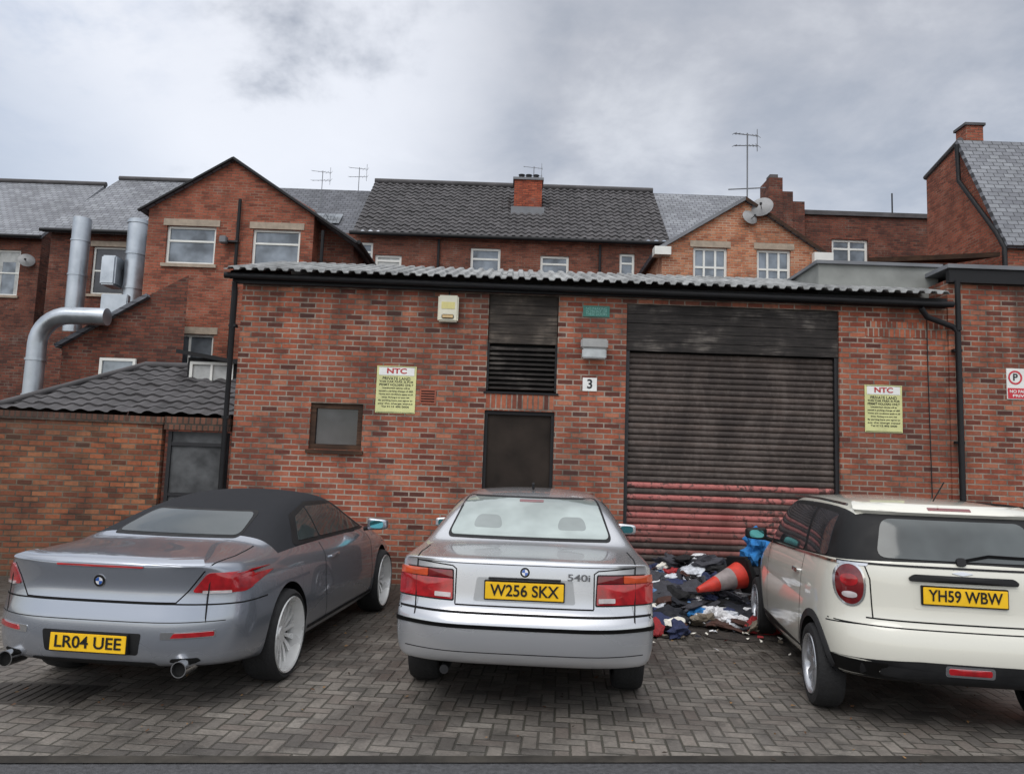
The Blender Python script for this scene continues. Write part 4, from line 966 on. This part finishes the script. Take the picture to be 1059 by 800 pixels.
for k in range(260):
    x=2.35+rnd.gauss(0,.65); y=8.85+rnd.gauss(0,.6)
    if y>10.3: continue
    s_=rnd.uniform(.012,.05); t=rnd.uniform(0,6.28); b0=len(vs)
    for q in range(4):
        aa=t+q*math.pi/2+rnd.uniform(-.3,.3); vs.append((x+s_*math.cos(aa),y+s_*math.sin(aa),.015+rnd.uniform(0,.03)))
    fs.append((b0,b0+1,b0+2,b0+3)); mi.append(rnd.choice([0,1,9,9,7,5,2]))
mesh('rubbish_pile',vs,fs,RM,None,False,mi)
vs=[];fs=[];mi=[]
crumple(3.06,9.2,.84,.15,.12,.14,10); crumple(3.02,9.25,.66,.14,.12,.12,10); crumple(3.08,9.3,.5,.20,.2,.22,4); crumple(3.2,9.35,.22,.3,.25,.2,4); crumple(2.9,9.3,.18,.22,.2,.16,0)
mesh('refuse_sacks',vs,fs,RM,None,False,mi)
tc_=empty('traffic_cone'); ORG=M('cone_orange',S(190,54,40),.6,var=.35,scale=8); CW=M('cone_sleeve',S(140,130,128),.6,var=.3,scale=8)
prof=[(.155,0),(.125,.14),(.1245,.14),(.085,.34),(.0845,.34),(.03,.60),(.001,.60)]
o=lathe('cone_body',prof,[ORG,CW],tc_,32,'Z',mi=[0,0,1,1,0,0]); 
bm=bmesh.new(); bmesh.ops.create_cube(bm,size=1); bmesh.ops.bevel(bm,geom=bm.edges[:],offset=.08,segments=2,affect='EDGES')
for v in bm.verts: v.co=Vector((v.co.x*.42,v.co.y*.42,v.co.z*.05-.02))
me=bpy.data.meshes.new('cone_base'); bm.to_mesh(me); bm.free(); me.materials.append(TRIM); link(bpy.data.objects.new('cone_base',me),tc_)
tc_.location=(2.72,8.80,.52); tc_.rotation_euler=(math.radians(20),math.radians(-106),0)
vs=[(2.4,9.15,.006)];n=90
for k in range(n):
    a=2*math.pi*k/n; r=1+.35*noise.noise(Vector((math.cos(a)*1.5,math.sin(a)*1.5,5)))+.2*noise.noise(Vector((math.cos(a)*9,math.sin(a)*9,5)))
    vs.append((2.4+1.25*r*math.cos(a),9.2+1.35*r*math.sin(a),.006))
mesh('dirt_patch',vs,[(0,1+k,1+(k+1)%n) for k in range(n)],M('damp_dirt',(.034,.027,.022),.9,var=.5,scale=8,bump=.8))
vs=[];fs=[];mi=[]
LM=[M('leaf_brown',S(86,58,36),.8,var=.3),M('leaf_dark',S(48,38,28),.8,var=.3),M('leaf_tan',S(130,98,60),.8,var=.3)]
for k in range(1300):
    if rnd.random()<.65: x=rnd.uniform(-4.6,6); y=10.45-abs(rnd.gauss(0,.4))
    else: x=rnd.uniform(-4.5,6); y=rnd.uniform(4.6,10.3)
    s_=rnd.uniform(.008,.026); t=rnd.uniform(0,6.28); b0=len(vs)
    for q in range(4):
        aa=t+q*math.pi/2; rr=s_*(1 if q%2 else .55); vs.append((x+rr*math.cos(aa),y+rr*math.sin(aa),.008+rnd.uniform(0,.015)))
    fs.append((b0,b0+1,b0+2,b0+3)); mi.append(rnd.randrange(3))
mesh('leaf_litter',vs,fs,LM,None,False,mi)
# ------------------------------------------------------------------ world
w=bpy.data.worlds.new('World'); SC.world=w; w.use_nodes=True; t=NT(w.node_tree); t.n.clear()
EL,AZ=math.radians(48),math.radians(205)
sky=t.node('ShaderNodeTexSky'); sky.sky_type='NISHITA'; sky.sun_disc=False; sky.sun_elevation=EL; sky.sun_rotation=AZ
b1=t.node('ShaderNodeBackground'); t.l.new(sky.outputs[0],b1.inputs[0]); b1.inputs[1].default_value=.05
g=t.node('ShaderNodeTexCoord').outputs['Generated']
sp=t.node('ShaderNodeSeparateXYZ'); t.l.new(g,sp.inputs[0])
zz=t.m('ADD',t.m('MAXIMUM',sp.outputs[2],0.0),.22)
cb=t.node('ShaderNodeCombineXYZ'); t.put(cb.inputs[0],t.m('DIVIDE',sp.outputs[0],zz)); t.put(cb.inputs[1],t.m('DIVIDE',sp.outputs[1],zz))
n1=t.noise(cb.outputs[0],.85,6,.52,.35)
mp=t.node('ShaderNodeMapping'); t.l.new(cb.outputs[0],mp.inputs[0]); mp.inputs['Location'].default_value=(5.3,2.1,0)
n2=t.noise(mp.outputs[0],2.6,6,.6,.2)
nn=t.m('ADD',t.m('MULTIPLY',n1,.55),t.m('MULTIPLY',n2,.45))
cl=t.ramp(nn,[(.36,(.29,.30,.325)),(.45,(.37,.375,.39)),(.52,(.47,.465,.47)),(.58,(.60,.595,.595)),(.68,(.76,.755,.755))])
def blob(d,a,b):
    v=t.node('ShaderNodeVectorMath',operation='DOT_PRODUCT'); t.l.new(g,v.inputs[0]); v.inputs[1].default_value=Vector(d).normalized(); return t.sstep(v.outputs['Value'],a,b)
bl=t.m('MULTIPLY',blob((-.34,.80,.50),.92,.99),t.sstep(nn,.34,.47))
bl2=t.m('MULTIPLY',blob((.62,.74,.22),.93,.995),t.sstep(nn,.42,.6))
cl=t.mix(t.m('MULTIPLY',bl,.85),cl,(.90,.90,.92)); cl=t.mix(t.m('MULTIPLY',bl2,.4),cl,(.62,.62,.63))
bl3=blob((-.62,.76,.20),.95,.995); cl=t.mix(t.m('MULTIPLY',bl3,.45),cl,(.33,.39,.49))
bl4=t.m('MULTIPLY',blob((-.55,.72,.50),.975,.999),t.sstep(nn,.52,.42)); cl=t.mix(t.m('MULTIPLY',bl4,.5),cl,(.36,.43,.56))
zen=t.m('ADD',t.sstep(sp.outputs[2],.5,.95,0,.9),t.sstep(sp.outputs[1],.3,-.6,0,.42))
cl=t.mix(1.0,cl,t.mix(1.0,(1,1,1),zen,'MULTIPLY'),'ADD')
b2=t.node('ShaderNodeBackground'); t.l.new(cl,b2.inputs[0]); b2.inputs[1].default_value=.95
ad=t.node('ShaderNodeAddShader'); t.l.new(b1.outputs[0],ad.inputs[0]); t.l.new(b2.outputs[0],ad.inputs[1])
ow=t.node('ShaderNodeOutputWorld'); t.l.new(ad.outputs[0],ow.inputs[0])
ld=bpy.data.lights.new('sun','SUN'); ld.energy=.9; ld.angle=math.radians(35); ld.color=(1,.97,.93)
lo=bpy.data.objects.new('sun',ld); COL.objects.link(lo)
sd=Vector((math.sin(AZ)*math.cos(EL),math.cos(AZ)*math.cos(EL),math.sin(EL)))
lo.rotation_euler=sd.to_track_quat('Z','Y').to_euler(); lo.location=(0,0,30)
# ------------------------------------------------------------------ camera
cd=bpy.data.cameras.new('camera'); cd.sensor_width=36; cd.lens=36*770/1059; cd.clip_end=2000; cd.clip_start=.05
ca=bpy.data.objects.new('camera',cd); COL.objects.link(ca)
th=math.atan(80/770.); ro=.035
R_=Vector((1,0,0)); F_=Vector((0,math.cos(th),math.sin(th))); U_=Vector((0,-math.sin(th),math.cos(th)))
r=R_*math.cos(ro)+U_*math.sin(ro); u=-R_*math.sin(ro)+U_*math.cos(ro); b=-F_
ca.matrix_world=Matrix(((r.x,u.x,b.x,0),(r.y,u.y,b.y,0),(r.z,u.z,b.z,1.7),(0,0,0,1)))
SC.camera=ca
SC.view_settings.view_transform='Standard'; SC.view_settings.look='None'; SC.view_settings.exposure=0
